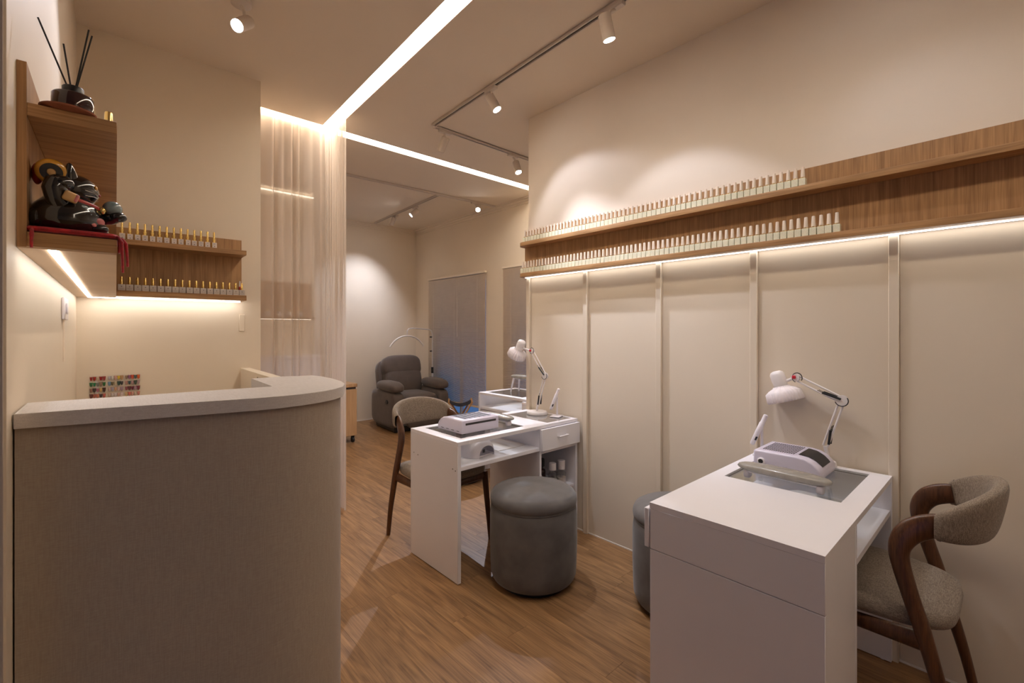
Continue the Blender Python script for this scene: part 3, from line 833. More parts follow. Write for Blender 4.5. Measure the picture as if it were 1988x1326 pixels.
# ------------------------------------------------------------------ reception counter
outer = [(0.003, -1.959), (0.094, -1.975), (0.22, -1.998), (0.353, -2.024), (0.415, -2.035), (0.47, -2.037), (0.52, -2.031), (0.575, -2.012), (0.622, -1.980), (0.660, -1.936), (0.688, -1.876), (0.705, -1.80), (0.712, -1.70), (0.708, -1.60), (0.695, -1.545)]
inner = [(0.60, -1.515), (0.503, -1.522), (0.503, -1.806), (0.003, -1.772)]
ct = at_L(thing('reception_counter', 'curved reception counter clad in grey-beige linen laminate', 'counter'))
MB().prism(outer + inner, 1.154, 1.184, bevel=0.0008, segs=1).build('worktop', M['counter_lit'], ct, 25)
def inset(pts, d):
    out = []
    for i, p in enumerate(pts):
        a = Vector(pts[max(0, i - 1)]); b = Vector(pts[min(len(pts) - 1, i + 1)])
        t = (b - a).normalized(); nrm = Vector((-t.y, t.x))
        out.append((p[0] + nrm.x * d, p[1] + nrm.y * d))
    return out
front = inset(outer, 0.012)
front[0] = (0.003, front[0][1])
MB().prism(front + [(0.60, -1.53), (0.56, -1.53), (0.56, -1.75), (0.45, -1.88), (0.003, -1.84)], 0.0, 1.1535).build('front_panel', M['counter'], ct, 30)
MB().box(0.003, 0.50, -1.79, -1.40, 0.72, 0.745, bevel=0.002).build('inner_desk', M['white_lam'], ct)

# ------------------------------------------------------------------ sheer curtain
def curtain_path():
    raw = [(0.80, 3.690), (1.02, 3.690), (1.335, 3.690), (1.375, 3.66), (1.392, 3.60), (1.386, 3.45), (1.380, 3.335)]
    out = []
    for a, b in zip(raw, raw[1:]):
        a = Vector(a); b = Vector(b); k = max(2, int((b - a).length / 0.0022))
        out += [a + (b - a) * i / k for i in range(k)]
    return out
cp = curtain_path()
cn = []
for i in range(len(cp)):
    t = (cp[min(i + 6, len(cp) - 1)] - cp[max(0, i - 6)]).normalized()
    cn.append(Vector((-t.y, t.x)))
random.seed(21)
ph = [random.uniform(0, 6.28) for _ in range(8)]
def curtain_pt(i, j):
    k = min(int(round(i * (len(cp) - 1))), len(cp) - 1)
    s = k * 0.0022
    if s < 0.565:
        q = s / 0.072 + 0.22 * math.sin(s * 17 + ph[0]) + 0.10 * math.sin(s * 41 + ph[1])
        f = (q % 1.0) - 0.5; kf = int(q)
        a_ = 0.034 * (0.75 + 0.35 * math.sin(kf * 2.3 + ph[2]))
        w = a_ * math.exp(-(f / 0.20) ** 2) + 0.004 * math.sin(q * 2 * PI * 1.0 + ph[3] + 0.9 * j) + 0.010 * (j - 0.4) * math.sin(kf * 1.7)* math.exp(-(f / 0.2) ** 2)
    else:
        q = s / 0.034 + 0.3 * math.sin(s * 60 + ph[4])
        f = (q % 1.0) - 0.5
        w = 0.016 * math.exp(-(f / 0.26) ** 2) - 0.006
    amp = 1.0 if j < 0.93 else 1.0 - (j - 0.93) / 0.07 * 0.35
    p = cp[k] + cn[k] * w * amp
    return Vector((p.x, p.y, 0.012 + j * (H + 0.045 - 0.012)))
cu = MB().grid(curtain_pt, len(cp), 9).build('sheer_curtain', M['sheer'], None, 180)
tag(cu, 'floor-length sheer cream curtain hanging from the ceiling slot', 'curtain')

# ------------------------------------------------------------------ behind the curtain: wall shelf, cabinet
r = thing('display_shelf', 'oak display shelf behind the sheer curtain', 'shelf', (0.45, 5.62, 1.47))
MB().box(0, 1.46, -0.14, -0.0005, 0, 0.026, bevel=0.001).build('board', M['oak_x'], r)
MB().box(0, 1.46, -0.016, -0.0005, 0.026, 0.42).build('back_panel', M['oak_z'], r)
tag(MB().box(0.47, 1.89, 5.555, 5.580, 1.4655, 1.4698).build('led_strip', M['led_dim']), 'lit strip under the shelf seen through the curtain', 'light strip')
tag(MB().box(0.45, 1.93, 5.585, 5.6195, H - 0.036, H - 0.028).build('led_strip', M['led_dim']), 'lit strip at the ceiling seen through the curtain', 'light strip')
r = thing('product_jar', 'clear glass jar on the shelf behind the curtain', 'jar', (0, 0, 0), 0, 'jars behind the curtain')
MB().lathe([(0, 0), (0.028, 0), (0.03, 0.004), (0.03, 0.05), (0.02, 0.058), (0, 0.058)], 16).build('jar', M['label_white'], r)
MB().lathe([(0, 0.058), (0.021, 0.058), (0.021, 0.075), (0, 0.075)], 16).build('lid', M['gold'], r)
row(r, [((1.30 + i * 0.115, 5.545, 1.4962), 0) for i in range(5)], 'small jar, %s from the left on the shelf behind the curtain')
r = thing('low_cabinet', 'low white cabinet behind the sheer curtain', 'cabinet', (0.45, 5.62, 0))
MB().box(0, 1.46, -0.34, -0.001, 0.06, 1.03, bevel=0.002).build('body', M['white_lam'], r)
MB().box(-0.01, 1.47, -0.35, -0.001, 1.0305, 1.06, bevel=0.003).build('worktop', M['white_lam'], r)
for k in range(3):
    d_ = MB().box(0.01 + k * 0.483, 0.485 + k * 0.483, -0.358, -0.341, 0.08, 1.02, bevel=0.002).build('door', M['white_lam'], r)
    MB().box(0.44 + k * 0.483, 0.45 + k * 0.483, -0.372, -0.358, 0.70, 0.82, bevel=0.002).build('handle', M['track_metal'], d_)
MB().box(0.02, 1.44, -0.30, -0.02, 0, 0.06).build('plinth', M['dark_slot'], r)

r = thing('side_cabinet', 'light oak cabinet on castors half hidden by the curtain', 'cabinet', (2.105, 5.52, 0))
MB().box(-0.16, 0.235, -0.2, 0.2, 0.085, 0.640, bevel=0.003).build('body', M['cabinet_oak'], r)
MB().box(-0.155, 0.225, -0.19, 0.19, 0.640, 0.664).build('shadow_gap', M['dark_slot'], r)
MB().box(-0.165, 0.240, -0.205, 0.205, 0.664, 0.705, bevel=0.004).build('top', M['cabinet_oak'], r)
for sx in (-0.12, 0.2):
    for sy in (-0.16, 0.16):
        m = MB(); m.tube([(sx - 0.012, sy, 0.034), (sx + 0.012, sy, 0.034)], 0.034, 16); m.box(sx - 0.018, sx + 0.018, sy - 0.012, sy + 0.012, 0.034, 0.086, bevel=0.002)
        m.build('castor', M['black'], r)

# ------------------------------------------------------------------ manicure desks
def desk(name, label, loc, rotz, ln=0.985, wd=0.485, hole=(-0.4225, 0.055, -0.178, 0.190), inlay=None):
    r = thing(name, label, 'desk', loc, rotz)
    x0, x1, y0, y1, h, t = -ln / 2, ln / 2, -wd / 2, wd / 2, 0.754, 0.020
    hx0, hx1, hy0, hy1 = hole
    m = MB()
    m.box(x0, hx0, y0, y1, h - t, h, bevel=0.001); m.box(hx0, hx1, y0, hy0, h - t, h, bevel=0.0); m.box(hx0, hx1, hy1, y1, h - t, h, bevel=0.0)
    if inlay:
        ix0, ix1, iy0, iy1 = inlay
        m.box(hx1, ix0, y0, y1, h - t, h); m.box(ix1, x1, y0, y1, h - t, h); m.box(ix0, ix1, y0, iy0, h - t, h); m.box(ix0, ix1, iy1, y1, h - t, h)
        m.box(ix0, ix1, iy0, iy1, h - t, h - 0.006)
    else:
        m.box(hx1, x1, y0, y1, h - t, h)
    m.build('top', M['white_lam'], r)
    MB().box(hx0 + .001, hx1 - .001, hy0 + .001, hy1 - .001, h - 0.008, h - 0.001, bevel=0.001).build('glass_panel', M['glass'], r)
    m = MB()
    for a in ((hx0 + .001, hx1 - .001, hy0 + .0002, hy0 + .0025), (hx0 + .001, hx1 - .001, hy1 - .0025, hy1 - .0002), (hx0 + .0002, hx0 + .0025, hy0, hy1), (hx1 - .0025, hx1 - .0002, hy0, hy1)):
        m.box(a[0], a[1], a[2], a[3], h - 0.012, h - 0.0085)
    m.build('glass_rebate', M['dark_slot'], r)
    if inlay:
        MB().box(ix0 + .001, ix1 - .001, iy0 + .001, iy1 - .001, h - 0.0058, h - 0.0008, bevel=0.0008).build('glass_inlay', M['grey_glass'], r)
    xi = 0.130
    MB().box(x0, x0 + 0.022, y0, y1, 0.004, h - t - .0005, bevel=0.001).build('end_panel', M['white_lam'], r)
    MB().box(xi, xi + 0.016, y0 + 0.002, y1, 0.004, h - t - .0005, bevel=0.001).build('inner_panel', M['white_lam'], r)
    MB().box(x1 - 0.018, x1, y0 + 0.002, y1, 0.004, 0.5945, bevel=0.001).build('cabinet_side', M['white_lam'], r)
    MB().box(x1 - 0.018, x1, y0 + 0.002, y1, 0.5965, h - t - .0005, bevel=0.001).build('cabinet_side_upper', M['white_lam'], r)
    MB().box(x0 + 0.022, xi, y0 + 0.004, y1 - 0.004, 0.597, 0.618, bevel=0.001).build('shelf', M['white_lam'], r)
    MB().box(xi + 0.016, x1 - 0.018, y1 - 0.014, y1 - 0.001, 0.02, h - t - .001).build('cabinet_back', M['white_lam'], r)
    MB().box(xi + 0.016, x1 - 0.018, y0 + 0.004, y1 - 0.014, 0.575, 0.592, bevel=0.001).build('drawer_floor', M['white_lam'], r)
    MB().box(xi + 0.016, x1 - 0.018, y0 + 0.02, y1 - 0.014, 0.300, 0.316, bevel=0.001).build('cabinet_shelf', M['white_lam'], r)
    MB().box(xi + 0.016, x1 - 0.018, y0 + 0.02, y1 - 0.014, 0.03, 0.046, bevel=0.001).build('cabinet_floor', M['white_lam'], r)
    d = MB().box(xi - 0.002, x1 + 0.001, y0 - 0.020, y0 - 0.002, 0.597, 0.732, bevel=0.002).build('drawer', M['white_lam'], r)
    xm = (xi + x1) / 2
    m = MB(); m.box(xm - 0.045, xm + 0.045, y0 - 0.046, y0 - 0.036, 0.668, 0.678, bevel=0.003)
    m.box(xm - 0.042, xm - 0.034, y0 - 0.038, y0 - 0.0195, 0.669, 0.677); m.box(xm + 0.034, xm + 0.042, y0 - 0.038, y0 - 0.0195, 0.669, 0.677)
    m.build('handle', M['white_metal'], d)
    sc = MB().lathe([(0, 0), (0.003, 0), (0.003, 0.0012), (0, 0.0012)], 10, orient(Vector((x0 - 0.0003, y0 + 0.02, 0.60)), (-1, 0, 0))).mesh('screw_cap', M['dark_slot'])
    for (dy, dz) in ((0.02, 0.60), (0.045, 0.605), (0.40, 0.610), (0.445, 0.616)):
        if dy < wd:
            o = bpy.data.objects.new('screw_cap', sc); COL.objects.link(o); o.parent = r; o.location = (0, dy - 0.02, dz - 0.60)
    for sx in (x0 + 0.011, xi + 0.008, x1 - 0.009):
        for sy in (y0 + 0.03, y1 - 0.03):
            MB().lathe([(0, 0), (0.008, 0), (0.008, 0.006), (0, 0.006)], 10, Matrix.Translation((sx, sy, 0))).build('foot', M['white_plastic'], r)
    return r
desk('manicure_desk', 'white manicure desk with glass top beside the grey stool in the middle', (1.9135, 2.2225, 0), 0, inlay=(0.235, 0.470, -0.205, 0.185))
desk('manicure_desk', 'white manicure desk in the right foreground', (1.9125, 0.5925, 0), PI, wd=0.515, hole=(-0.452, 0.010, -0.205, 0.190))
desk('manicure_desk', 'white manicure desk in the back room behind the end of the right wall', (2.965, 2.965, 0), -PI / 2, wd=0.48, hole=(-0.43, 0.05, -0.178, 0.190))

# ------------------------------------------------------------------ chairs
def chair(label, loc, rotz):
    """front toward +y, origin under the frame bends"""
    r = thing('armchair', label, 'chair', loc, rotz)
    for s in (-1, 1):
        p = [(0.232, -0.160, 0.0), (0.236, -0.125, 0.17), (0.236, -0.092, 0.30), (0.234, -0.056, 0.44), (0.232, -0.026, 0.54), (0.229, -0.005, 0.62), (0.227, 0.000, 0.665), (0.223, -0.010, 0.700), (0.218, -0.030, 0.728), (0.211, -0.056, 0.746), (0.203, -0.082, 0.757), (0.199, -0.095, 0.760)]
        rd = [(0.013, 0.013), (0.016, 0.016), (0.019, 0.018), (0.022, 0.019), (0.023, 0.019), (0.025, 0.019), (0.028, 0.018), (0.032, 0.017), (0.035, 0.016), (0.036, 0.015), (0.035, 0.013), (0.033, 0.010)]
        MB().spline([(s * x, y, z) for x, y, z in p], rd, 18, up=(1, 0, 0)).build('side_frame', M['walnut'], r, 70)
        q = [(0.205, 0.300, 0.430), (0.210, 0.315, 0.30), (0.214, 0.335, 0.12), (0.216, 0.348, 0.0)]
        MB().tube([(s * x, y, z) for x, y, z in q], [(0.017, 0.021), (0.016, 0.019), (0.013, 0.015), (0.011, 0.012)], 12).build('front_leg', M['walnut'], r, 60)
        MB().tube([(s * 0.229, -0.058, 0.405), (s * 0.220, 0.12, 0.395), (s * 0.207, 0.300, 0.405)], [(0.012, 0.030), (0.012, 0.024), (0.012, 0.026)], 12, up=(0, 0, 1)).build('side_rail', M['walnut'], r, 60)
    MB().tube([(-0.205, 0.300, 0.408), (0, 0.306, 0.398), (0.205, 0.300, 0.408)], [(0.012, 0.026), (0.012, 0.020), (0.012, 0.026)], 12, up=(0, 0, 1)).build('front_rail', M['walnut'], r, 60)
    def warp(p):
        x, y, z = p
        k = 1.0 - 0.16 * max(0, -y / 0.235) ** 1.5 - 0.05 * max(0, y / 0.235)
        return (x * k, y, z + 0.012 * (abs(x) / 0.24) ** 2 * (1 if z > 0 else 0))
    MB().superel((0, 0.108, 0.450), (0.240, 0.236, 0.033), 0.55, 0.42, 44, 12, None, warp).build('seat', M['linen'], r, 70)
    def back(i, j):
        th = (j - 0.5) * PI * 1.02
        ax_, ay = 0.214, 0.118
        cx, cy = ax_ * math.sin(th), -0.085 - ay * math.cos(th)
        tx, ty = ax_ * math.cos(th), ay * math.sin(th)
        ln = math.hypot(tx, ty); nx, ny = ty / ln, -tx / ln       # outward
        k = max(0.0, math.cos(th)) ** 0.9
        hh = 0.038 + 0.047 * k; zc = 0.758 + 0.034 * k; th_ = 0.016 + 0.006 * k
        w = 2 * PI * i
        a = math.copysign(abs(math.cos(w)) ** 0.6, math.cos(w)) * th_
        b = math.copysign(abs(math.sin(w)) ** 0.6, math.sin(w)) * hh
        lean = 0.18 * b * k
        e = 1.0 - (0.15 if j in (0, 1) else 0)
        return Vector((cx + nx * (a * e + lean), cy + ny * (a * e + lean), zc + b * e))
    MB().grid(back, 28, 49, True).build('backrest', M['linen_back'], r, 70)
    for e0 in (0.0, 0.965):
        def band(i, j, e0=e0):
            p = back(i, e0 + j * 0.035); c0 = sum((back(q / 8, e0 + j * 0.035) for q in range(8)), Vector()) / 8
            return c0 + (p - c0) * 1.05
        MB().grid(band, 28, 3, True).build('edge_band', M['linen'], r, 70)
    return r
chair('walnut armchair with oatmeal seat at the right foreground desk', (2.085, 0.243, 0), 0)
chair('walnut armchair with oatmeal backrest behind the middle desk', (1.672, 2.625, 0), PI + R(1))

# ------------------------------------------------------------------ stools
def stool(label, loc, rotz=0.0, k=1.0):
    r = thing('pouf_stool', label, 'stool', loc, rotz)
    rr = 0.236 * k
    MB().lathe([(0, 0.022), (rr * 0.86, 0.022), (rr * 0.93, 0.030), (rr * 0.975, 0.055), (rr * 0.985, 0.10), (rr, 0.22), (rr * 0.998, 0.36), (rr * 0.975, 0.410), (rr * 0.945, 0.422), (0, 0.422)], 56).build('base', M['velvet'], r, 60)
    MB().lathe([(0, 0.422), (rr * 0.945, 0.422), (rr * 0.985, 0.430), (rr * 0.995, 0.444), (rr * 0.985, 0.460), (rr * 0.95, 0.476), (rr * 0.86, 0.489), (rr * 0.6, 0.500), (rr * 0.3, 0.504), (0, 0.505)], 56).build('seat_lid', M['velvet'], r, 60)
    MB().lathe([(rr * 0.945, 0.421), (rr * 0.972, 0.418), (rr * 0.980, 0.422), (rr * 0.972, 0.426), (rr * 0.945, 0.423)], 56, None, False).build('piping', M['velvet'], r, 60)
    MB().lathe([(0, 0.0), (rr * 0.80, 0.0), (rr * 0.80, 0.022), (0, 0.022)], 40).build('plinth', M['black'], r)
    return r
stool('grey velvet pouf stool in front of the middle desk', (1.770, 1.765, 0))
stool('grey velvet pouf stool half hidden by the right foreground desk', (2.128, 1.095, 0), 0.5)
stool('grey velvet pouf stool in the back room, seen under the middle desk', (2.46, 3.40, 0), 1.1)

# ------------------------------------------------------------------ desk lamps
def desk_lamp(label, loc, foot, elbow, head, cap, rim, rr=0.070, br=0.072, rotz=0.0):
    """side points are (y, z) offsets from the base; the arms work in one upright plane"""
    r = thing('desk_lamp', label, 'lamp', loc, rotz)
    P = lambda q, x=0.0: Vector((x, q[0], q[1]))
    MB().lathe([(0, 0), (br, 0), (br * 1.02, 0.004), (br, 0.016), (br * 0.92, 0.022), (0, 0.024)], 36).build('base', M['white_metal'], r)
    MB().tube([(0, 0, 0.022), (0, 0, 0.045), P(foot)], [0.007, 0.007, 0.009], 10).build('post', M['white_metal'], r)
    def arm(nm, a, b, off):
        a = P(a); b = P(b); d = (b - a).normalized(); nrm = Vector((0, -d.z, d.y))
        o = None
        for k in (-1, 1):
            m = MB(); m.tube([a + nrm * k * off, b + nrm * k * off], 0.0042, 8)
            o = m.build(nm, M['white_metal'], r)
        return a, b, d, nrm
    a, b, d, nrm = arm('lower_arm', foot, elbow, 0.009)
    for k in (-1, 1):
        m = MB(); q0 = a + d * 0.012 + Vector((k * 0.014, -0.012, 0)); q1 = a + d * 0.078 + Vector((k * 0.012, 0, 0))
        m.tube([q0, q1], 0.0052, 8); m.tube([q1, q1 + d * 0.02], 0.0015, 6)
        m.build('spring', M['black'], r)
    a2, b2, d2, n2 = arm('upper_arm', elbow, head, 0.012)
    for k in (-1, 1):
        m = MB(); q0 = a2 + d2 * 0.004 + Vector((k * 0.012, 0, 0)) + n2 * 0.004; q1 = a2 + d2 * 0.075 + Vector((k * 0.012, 0, 0)) - n2 * 0.006
        m.tube([q0, q1], 0.0050, 8); m.tube([q1, q1 + d2 * 0.02], 0.0015, 6)
        m.build('spring', M['black'], r)
    m = MB()
    for k in (-1, 1):
        m.lathe([(0, -0.0012), (0.022, -0.0012), (0.022, 0.0012), (0, 0.0012)], 20, orient(P(elbow, k * 0.008), (1, 0, 0)))
    m.tube([P(elbow, -0.013), P(elbow, 0.013)], 0.004, 8)
    m.build('elbow_joint', M['white_metal'], r)
    m = MB()
    for k in (-1, 1):
        m.lathe([(0, -0.0012), (0.017, -0.0012), (0.017, 0.0012), (0, 0.0012)], 20, orient(P(head, k * 0.008), (1, 0, 0)))
    cap = P(cap); rim = P(rim); ad = (rim - cap).normalized(); ln = (rim - cap).length
    m.tube([P(head), cap + ad * ln * 0.42], [0.007, 0.006], 8)
    m.build('head_joint', M['white_metal'], r)
    m = MB(); m.superel(P(head) + Vector((-0.013, 0.004, 0.002)), (0.005, 0.008, 0.008), 0.6, 0.6, 12, 8); m.build('knob', M['red_plastic'], r)
    m = MB(); m.tube([P(head) + Vector((-0.008, 0.02 * math.cos(t) - 0.008, 0.022 * math.sin(t))) for t in [k * PI / 9 - 1.2 for k in range(15)]], 0.0020, 6); m.build('cord', M['black'], r)
    m = MB(); m.tube([P(elbow) + Vector((-0.010, 0.024 * math.cos(t), 0.024 * math.sin(t))) for t in [k * PI / 10 - 0.6 + (PI if P(head).y > P(elbow).y else 0) for k in range(12)]], 0.0020, 6); m.build('cord', M['black'], r)
    mt = orient(cap, ad)
    MB().lathe([(0, 0), (0.014, 0.001), (0.025, 0.006), (0.031, 0.017), (0.0315, ln * 0.30), (0.028, ln * 0.56), (rr * 0.66, ln * 0.66), (rr * 0.88, ln * 0.82), (rr, ln), (rr * 0.97, ln), (rr * 0.84, ln * 0.82), (rr * 0.60, ln * 0.67), (0.0, ln * 0.60)], 36, mt).build('shade', M['white_metal'], r, 60)
    def fn(i, j):
        w = 2 * PI * i
        prof = [(0.033, 0.52), (0.036, 0.56), (rr * 0.78, 0.63), (rr * 1.00, 0.72), (rr * 1.05, 0.97), (rr * 1.00, 1.03), (rr * 0.90, 1.00)]
        t = j * (len(prof) - 1); k = min(int(t), len(prof) - 2); f = t - k
        q = prof[k][0] + (prof[k + 1][0] - prof[k][0]) * f; zz = (prof[k][1] + (prof[k + 1][1] - prof[k][1]) * f) * ln
        q += 0.0020 * math.sin(w * 29 + 2.0 * math.sin(w * 5)) * (0.5 + 0.5 * min(1, j * 2))
        return mt @ Vector((q * math.cos(w), q * math.sin(w), zz))
    MB().grid(fn, 150, 13, True).build('shade_cover', M['cover_fabric'], r, 80)
    return r
b0 = (2.315, 2.272, 0.7545)
desk_lamp('white architect lamp standing on the middle desk', b0, (-0.006, 0.060), (-0.078, 0.276), (0.052, 0.444), (0.146, 0.516), (0.218, 0.397), 0.066)
b1 = (2.372, 0.551, 0.7545)
desk_lamp('white architect lamp with gathered cover on the right foreground desk', b1, (0.008, 0.085), (-0.053, 0.292), (0.123, 0.377), (0.206, 0.401), (0.163, 0.268), 0.073, 0.033)

# pen-shaped nail drills on stands
def pen_stand(label, loc, rotz):
    r = thing('nail_drill', label, 'nail drill', loc, rotz)
    r.scale = (1.15, 1.15, 1.15)
    MB().box(-0.036, 0.036, -0.030, 0.030, 0, 0.007, bevel=0.003).build('base', M['white_plastic'], r)
    MB().tube([(0.010, 0, 0.006), (0.010, 0, 0.115)], [(0.008, 0.006), (0.007, 0.005)], 10, up=(0, 1, 0)).build('post', M['white_plastic'], r)
    d = Vector((0, -0.38, 0.92)).normalized(); c0 = Vector((-0.006, 0.035, 0.040))
    p = MB().lathe([(0, 0), (0.007, 0.0), (0.0095, 0.006), (0.0105, 0.06), (0.0105, 0.10), (0.0088, 0.102), (0.0084, 0.136), (0.006, 0.138), (0, 0.138)], 18, orient(c0, d)).build('handpiece', M['white_plastic'], r)
    MB().box(-0.0035, 0.0035, -0.0112, -0.0095, 0.024, 0.040, mat=orient(c0, d) @ Matrix.Rotation(R(-60), 4, 'Z')).build('display', M['black'], p)
    MB().tube([c0 + d * 0.075, Vector((0.010, 0, 0.110))], [0.006, 0.005], 8).build('clip', M['black'], r)
    return r
pen_stand('white pen-shaped nail drill on a stand on the middle desk', (2.345, 2.115, 0.7545), R(20))
pen_stand('white pen-shaped nail drill on a stand on the right foreground desk', (2.352, 0.812, 0.7545), R(10))

# nail dust collectors
def dust_collector(label, loc, rotz, knob=True, wx=0.128):
    r = thing('dust_collector', label, 'dust collector', loc, rotz)
    prof = [(0.125, 0.004), (0.125, 0.074), (0.118, 0.080), (-0.04, 0.080), (-0.07, 0.076), (-0.095, 0.064), (-0.115, 0.046), (-0.125, 0.028), (-0.125, 0.004)]
    bm = bmesh.new()
    a = [bm.verts.new((-wx, y, z)) for y, z in prof]; b = [bm.verts.new((wx, y, z)) for y, z in prof]
    bm.faces.new(a); bm.faces.new(b[::-1]); n = len(prof)
    for i in range(n): bm.faces.new((a[(i + 1) % n], a[i], b[i], b[(i + 1) % n]))
    bmesh.ops.recalc_face_normals(bm, faces=bm.faces[:])
    es = [e for e in bm.edges if abs(e.verts[0].co.x - e.verts[1].co.x) < 1e-6 and max(e.verts[0].co.z, e.verts[1].co.z) > 0.01]
    bmesh.ops.bevel(bm, geom=es, offset=0.009, segments=3, affect='EDGES', profile=0.5)
    m = MB(); m._bm(bm)
    m.build('case', M['lilac_plastic'], r)
    k_ = wx / 0.128
    MB().box(-0.100 * k_, 0.100 * k_, -0.028, 0.105, 0.0802, 0.0812, bevel=0.0008).build('grille_plate', M['lilac_plastic'], r)
    m = MB()
    for i in range(6):
        for j in range(15):
            m.box((-0.092 + i * 0.0315) * k_, (-0.092 + i * 0.0315 + 0.025) * k_, -0.022 + j * 0.0082, -0.022 + j * 0.0082 + 0.0048, 0.0810, 0.0818)
    o = m.build('grille_slots', M['dark_slot'], r); o['kind'] = 'stuff'
    def disp(i, j):
        x = (i - 0.5) * 0.165 * k_ * (1 - 0.18 * (1 - j)); y = -0.118 + j * 0.082
        pts = [(-0.125, 0.028), (-0.115, 0.046), (-0.095, 0.064), (-0.07, 0.076), (-0.04, 0.080)]
        z = 0.080
        for (ya, za), (yb, zb) in zip(pts, pts[1:]):
            if ya <= y <= yb: z = za + (zb - za) * (y - ya) / (yb - ya)
        return Vector((x, y, z + 0.0022))
    MB().grid(disp, 12, 12).build('display', M['black'], r)
    for s in (-1, 1):
        for k in range(4):
            y = 0.085 - k * 0.052
            MB().box(s * wx - 0.0006, s * wx + 0.0006, y - 0.013, y + 0.013, 0.0135, 0.0165).build('vent', M['dark_slot'], r)
    MB().box(-0.82 * wx, 0.82 * wx, 0.1245, 0.1258, 0.050, 0.062).build('filter_slot', M['dark_slot'], r)
    if knob:
        kb = MB().lathe([(0, 0), (0.015, 0), (0.015, 0.006), (0.0115, 0.009), (0, 0.009)], 24, orient(Vector((-wx, 0.092, 0.036)), (-1, 0, 0))).build('knob', M['white_plastic'], r)
        MB().lathe([(0, 0.0088), (0.0095, 0.0088), (0.0095, 0.0096), (0, 0.0096)], 24, orient(Vector((-wx, 0.092, 0.036)), (-1, 0, 0))).build('knob_face', M['black'], kb)
    for sx in (-0.75 * wx, 0.75 * wx):
        for sy in (-0.1, 0.1):
            MB().lathe([(0, 0), (0.008, 0), (0.008, 0.005), (0, 0.005)], 10, Matrix.Translation((sx, sy, 0))).build('foot', M['black'], r)
    return r
dust_collector('lilac-white nail dust collector on the right foreground desk', (2.217, 0.636, 0.7545), 0, True, 0.111)
dust_collector('lilac-white nail dust collector on the middle desk', (1.677, 2.228, 0.7545), PI, False, 0.138)

# hand rests
def hand_rest(label, loc, rotz, ln=0.33):
    r = thing('hand_rest', label, 'hand rest', loc, rotz)
    MB().superel((0, 0, 0.046), (0.042, ln / 2, 0.019), 0.8, 0.72, 24, 12).build('pad', M['rest_pad'], r, 70)
    for s in (-1, 1):
        MB().superel((0, s * ln * 0.385, 0.0155), (0.018, 0.012, 0.0157), 0.5, 0.5, 20, 10).build('foot', M['white_plastic'], r, 60)
    MB().box(-0.018, 0.018, -ln * 0.36, ln * 0.36, 0.024, 0.031, bevel=0.003).build('bar', M['white_plastic'], r)
    return r
hand_rest('film-wrapped grey hand rest on the right foreground desk', (1.950, 0.600, 0.7545), R(-2))
hand_rest('film-wrapped grey hand rest beside the dust collector on the middle desk', (1.895, 2.24, 0.7545), R(3))
r = thing('arm_rest', 'grey padded arm rest on white legs on the back room desk', 'arm rest', (3.02, 3.10, 0.7545), 0)
MB().superel((0, 0, 0.145), (0.050, 0.20, 0.022), 0.7, 0.6, 24, 12).build('pad', M['rest_pad'], r, 70)
for sx in (-1, 1):
    for sy in (-1, 1):
        MB().tube([(sx * 0.055, sy * 0.165, 0.0), (sx * 0.035, sy * 0.14, 0.13)], [0.008, 0.010], 10).build('leg', M['white_plastic'], r)

# curing lamps on the desk shelves
def curing_lamp(label, loc, rotz):
    r = thing('curing_lamp', label, 'curing lamp', loc, rotz)
    def fn(i, j):
        a = PI * i; y = (j - 0.5) * 0.19
        k = 1.0 - 0.35 * max(0, (abs(j - 0.5) - 0.25) / 0.25) ** 2
        return Vector((0.095 * math.cos(a) * k, y, 0.094 * (math.sin(a) ** 0.7) * k + 0.001))
    MB().grid(fn, 24, 17).build('shell', M['white_plastic'], r, 70)
    MB().box(-0.07, 0.07, -0.08, 0.08, 0.0, 0.008, bevel=0.002).build('tray', M['white_plastic'], r)
    MB().box(-0.035, -0.015, -0.0955, -0.092, 0.028, 0.046, bevel=0.001).build('display', M['black'], r)
    return r
curing_lamp('white curing lamp on the shelf under the glass of the middle desk', (1.665, 2.145, 0.6185), R(8))
curing_lamp('white curing lamp on the shelf of the right foreground desk', (2.02, 0.56, 0.6185), R(90))
tag(MB().box(1.80, 2.03, 2.09, 2.33, 0.6182, 0.6215, bevel=0.001).build('folded_towel', M['label_white']), 'folded white towel on the shelf of the middle desk', 'towel')

# bottles in the middle desk cabinet
def bottle(name, label, loc, rad, h, capm, bodym, lid=0.03):
    r = thing(name, label, 'bottle', loc)
    MB().lathe([(0, 0), (rad * 0.92, 0), (rad, 0.004), (rad, h * 0.72), (rad * 0.9, h * 0.80), (rad * 0.5, h * 0.86), (rad * 0.5, h), (0, h)], 24).build('bottle', M[bodym], r)
    MB().lathe([(0, h * 0.45), (rad * 0.97, h * 0.45), (rad * 0.97, 0.003), (0, 0.003)][::-1], 24).build('liquid', M['label_white'], r)
    MB().lathe([(0, h), (rad * 0.80, h), (rad * 0.78, h + lid), (rad * 0.7, h + lid + 0.003), (0, h + lid + 0.003)], 20).build('cap', M[capm], r)
    return r
bottle('spray_bottle', 'small white bottle with black cap in the middle desk cabinet', (2.135, 2.085, 0.3162), 0.026, 0.112, 'black', 'white_plastic', 0.040)
bottle('pump_bottle', 'clear bottle with round white cap in the middle desk cabinet', (2.245, 2.060, 0.3162), 0.030, 0.108, 'white_plastic', 'pet', 0.042)
bottle('pump_bottle', 'clear bottle with tapered white cap nearest the wall in the middle desk cabinet', (2.330, 2.060, 0.3162), 0.033, 0.098, 'white_plastic', 'pet', 0.055)
bottle('dark_bottle', 'dark-capped bottle behind the white-capped ones in the middle desk cabinet', (2.225, 2.150, 0.3162), 0.034, 0.118, 'black', 'amber', 0.045)

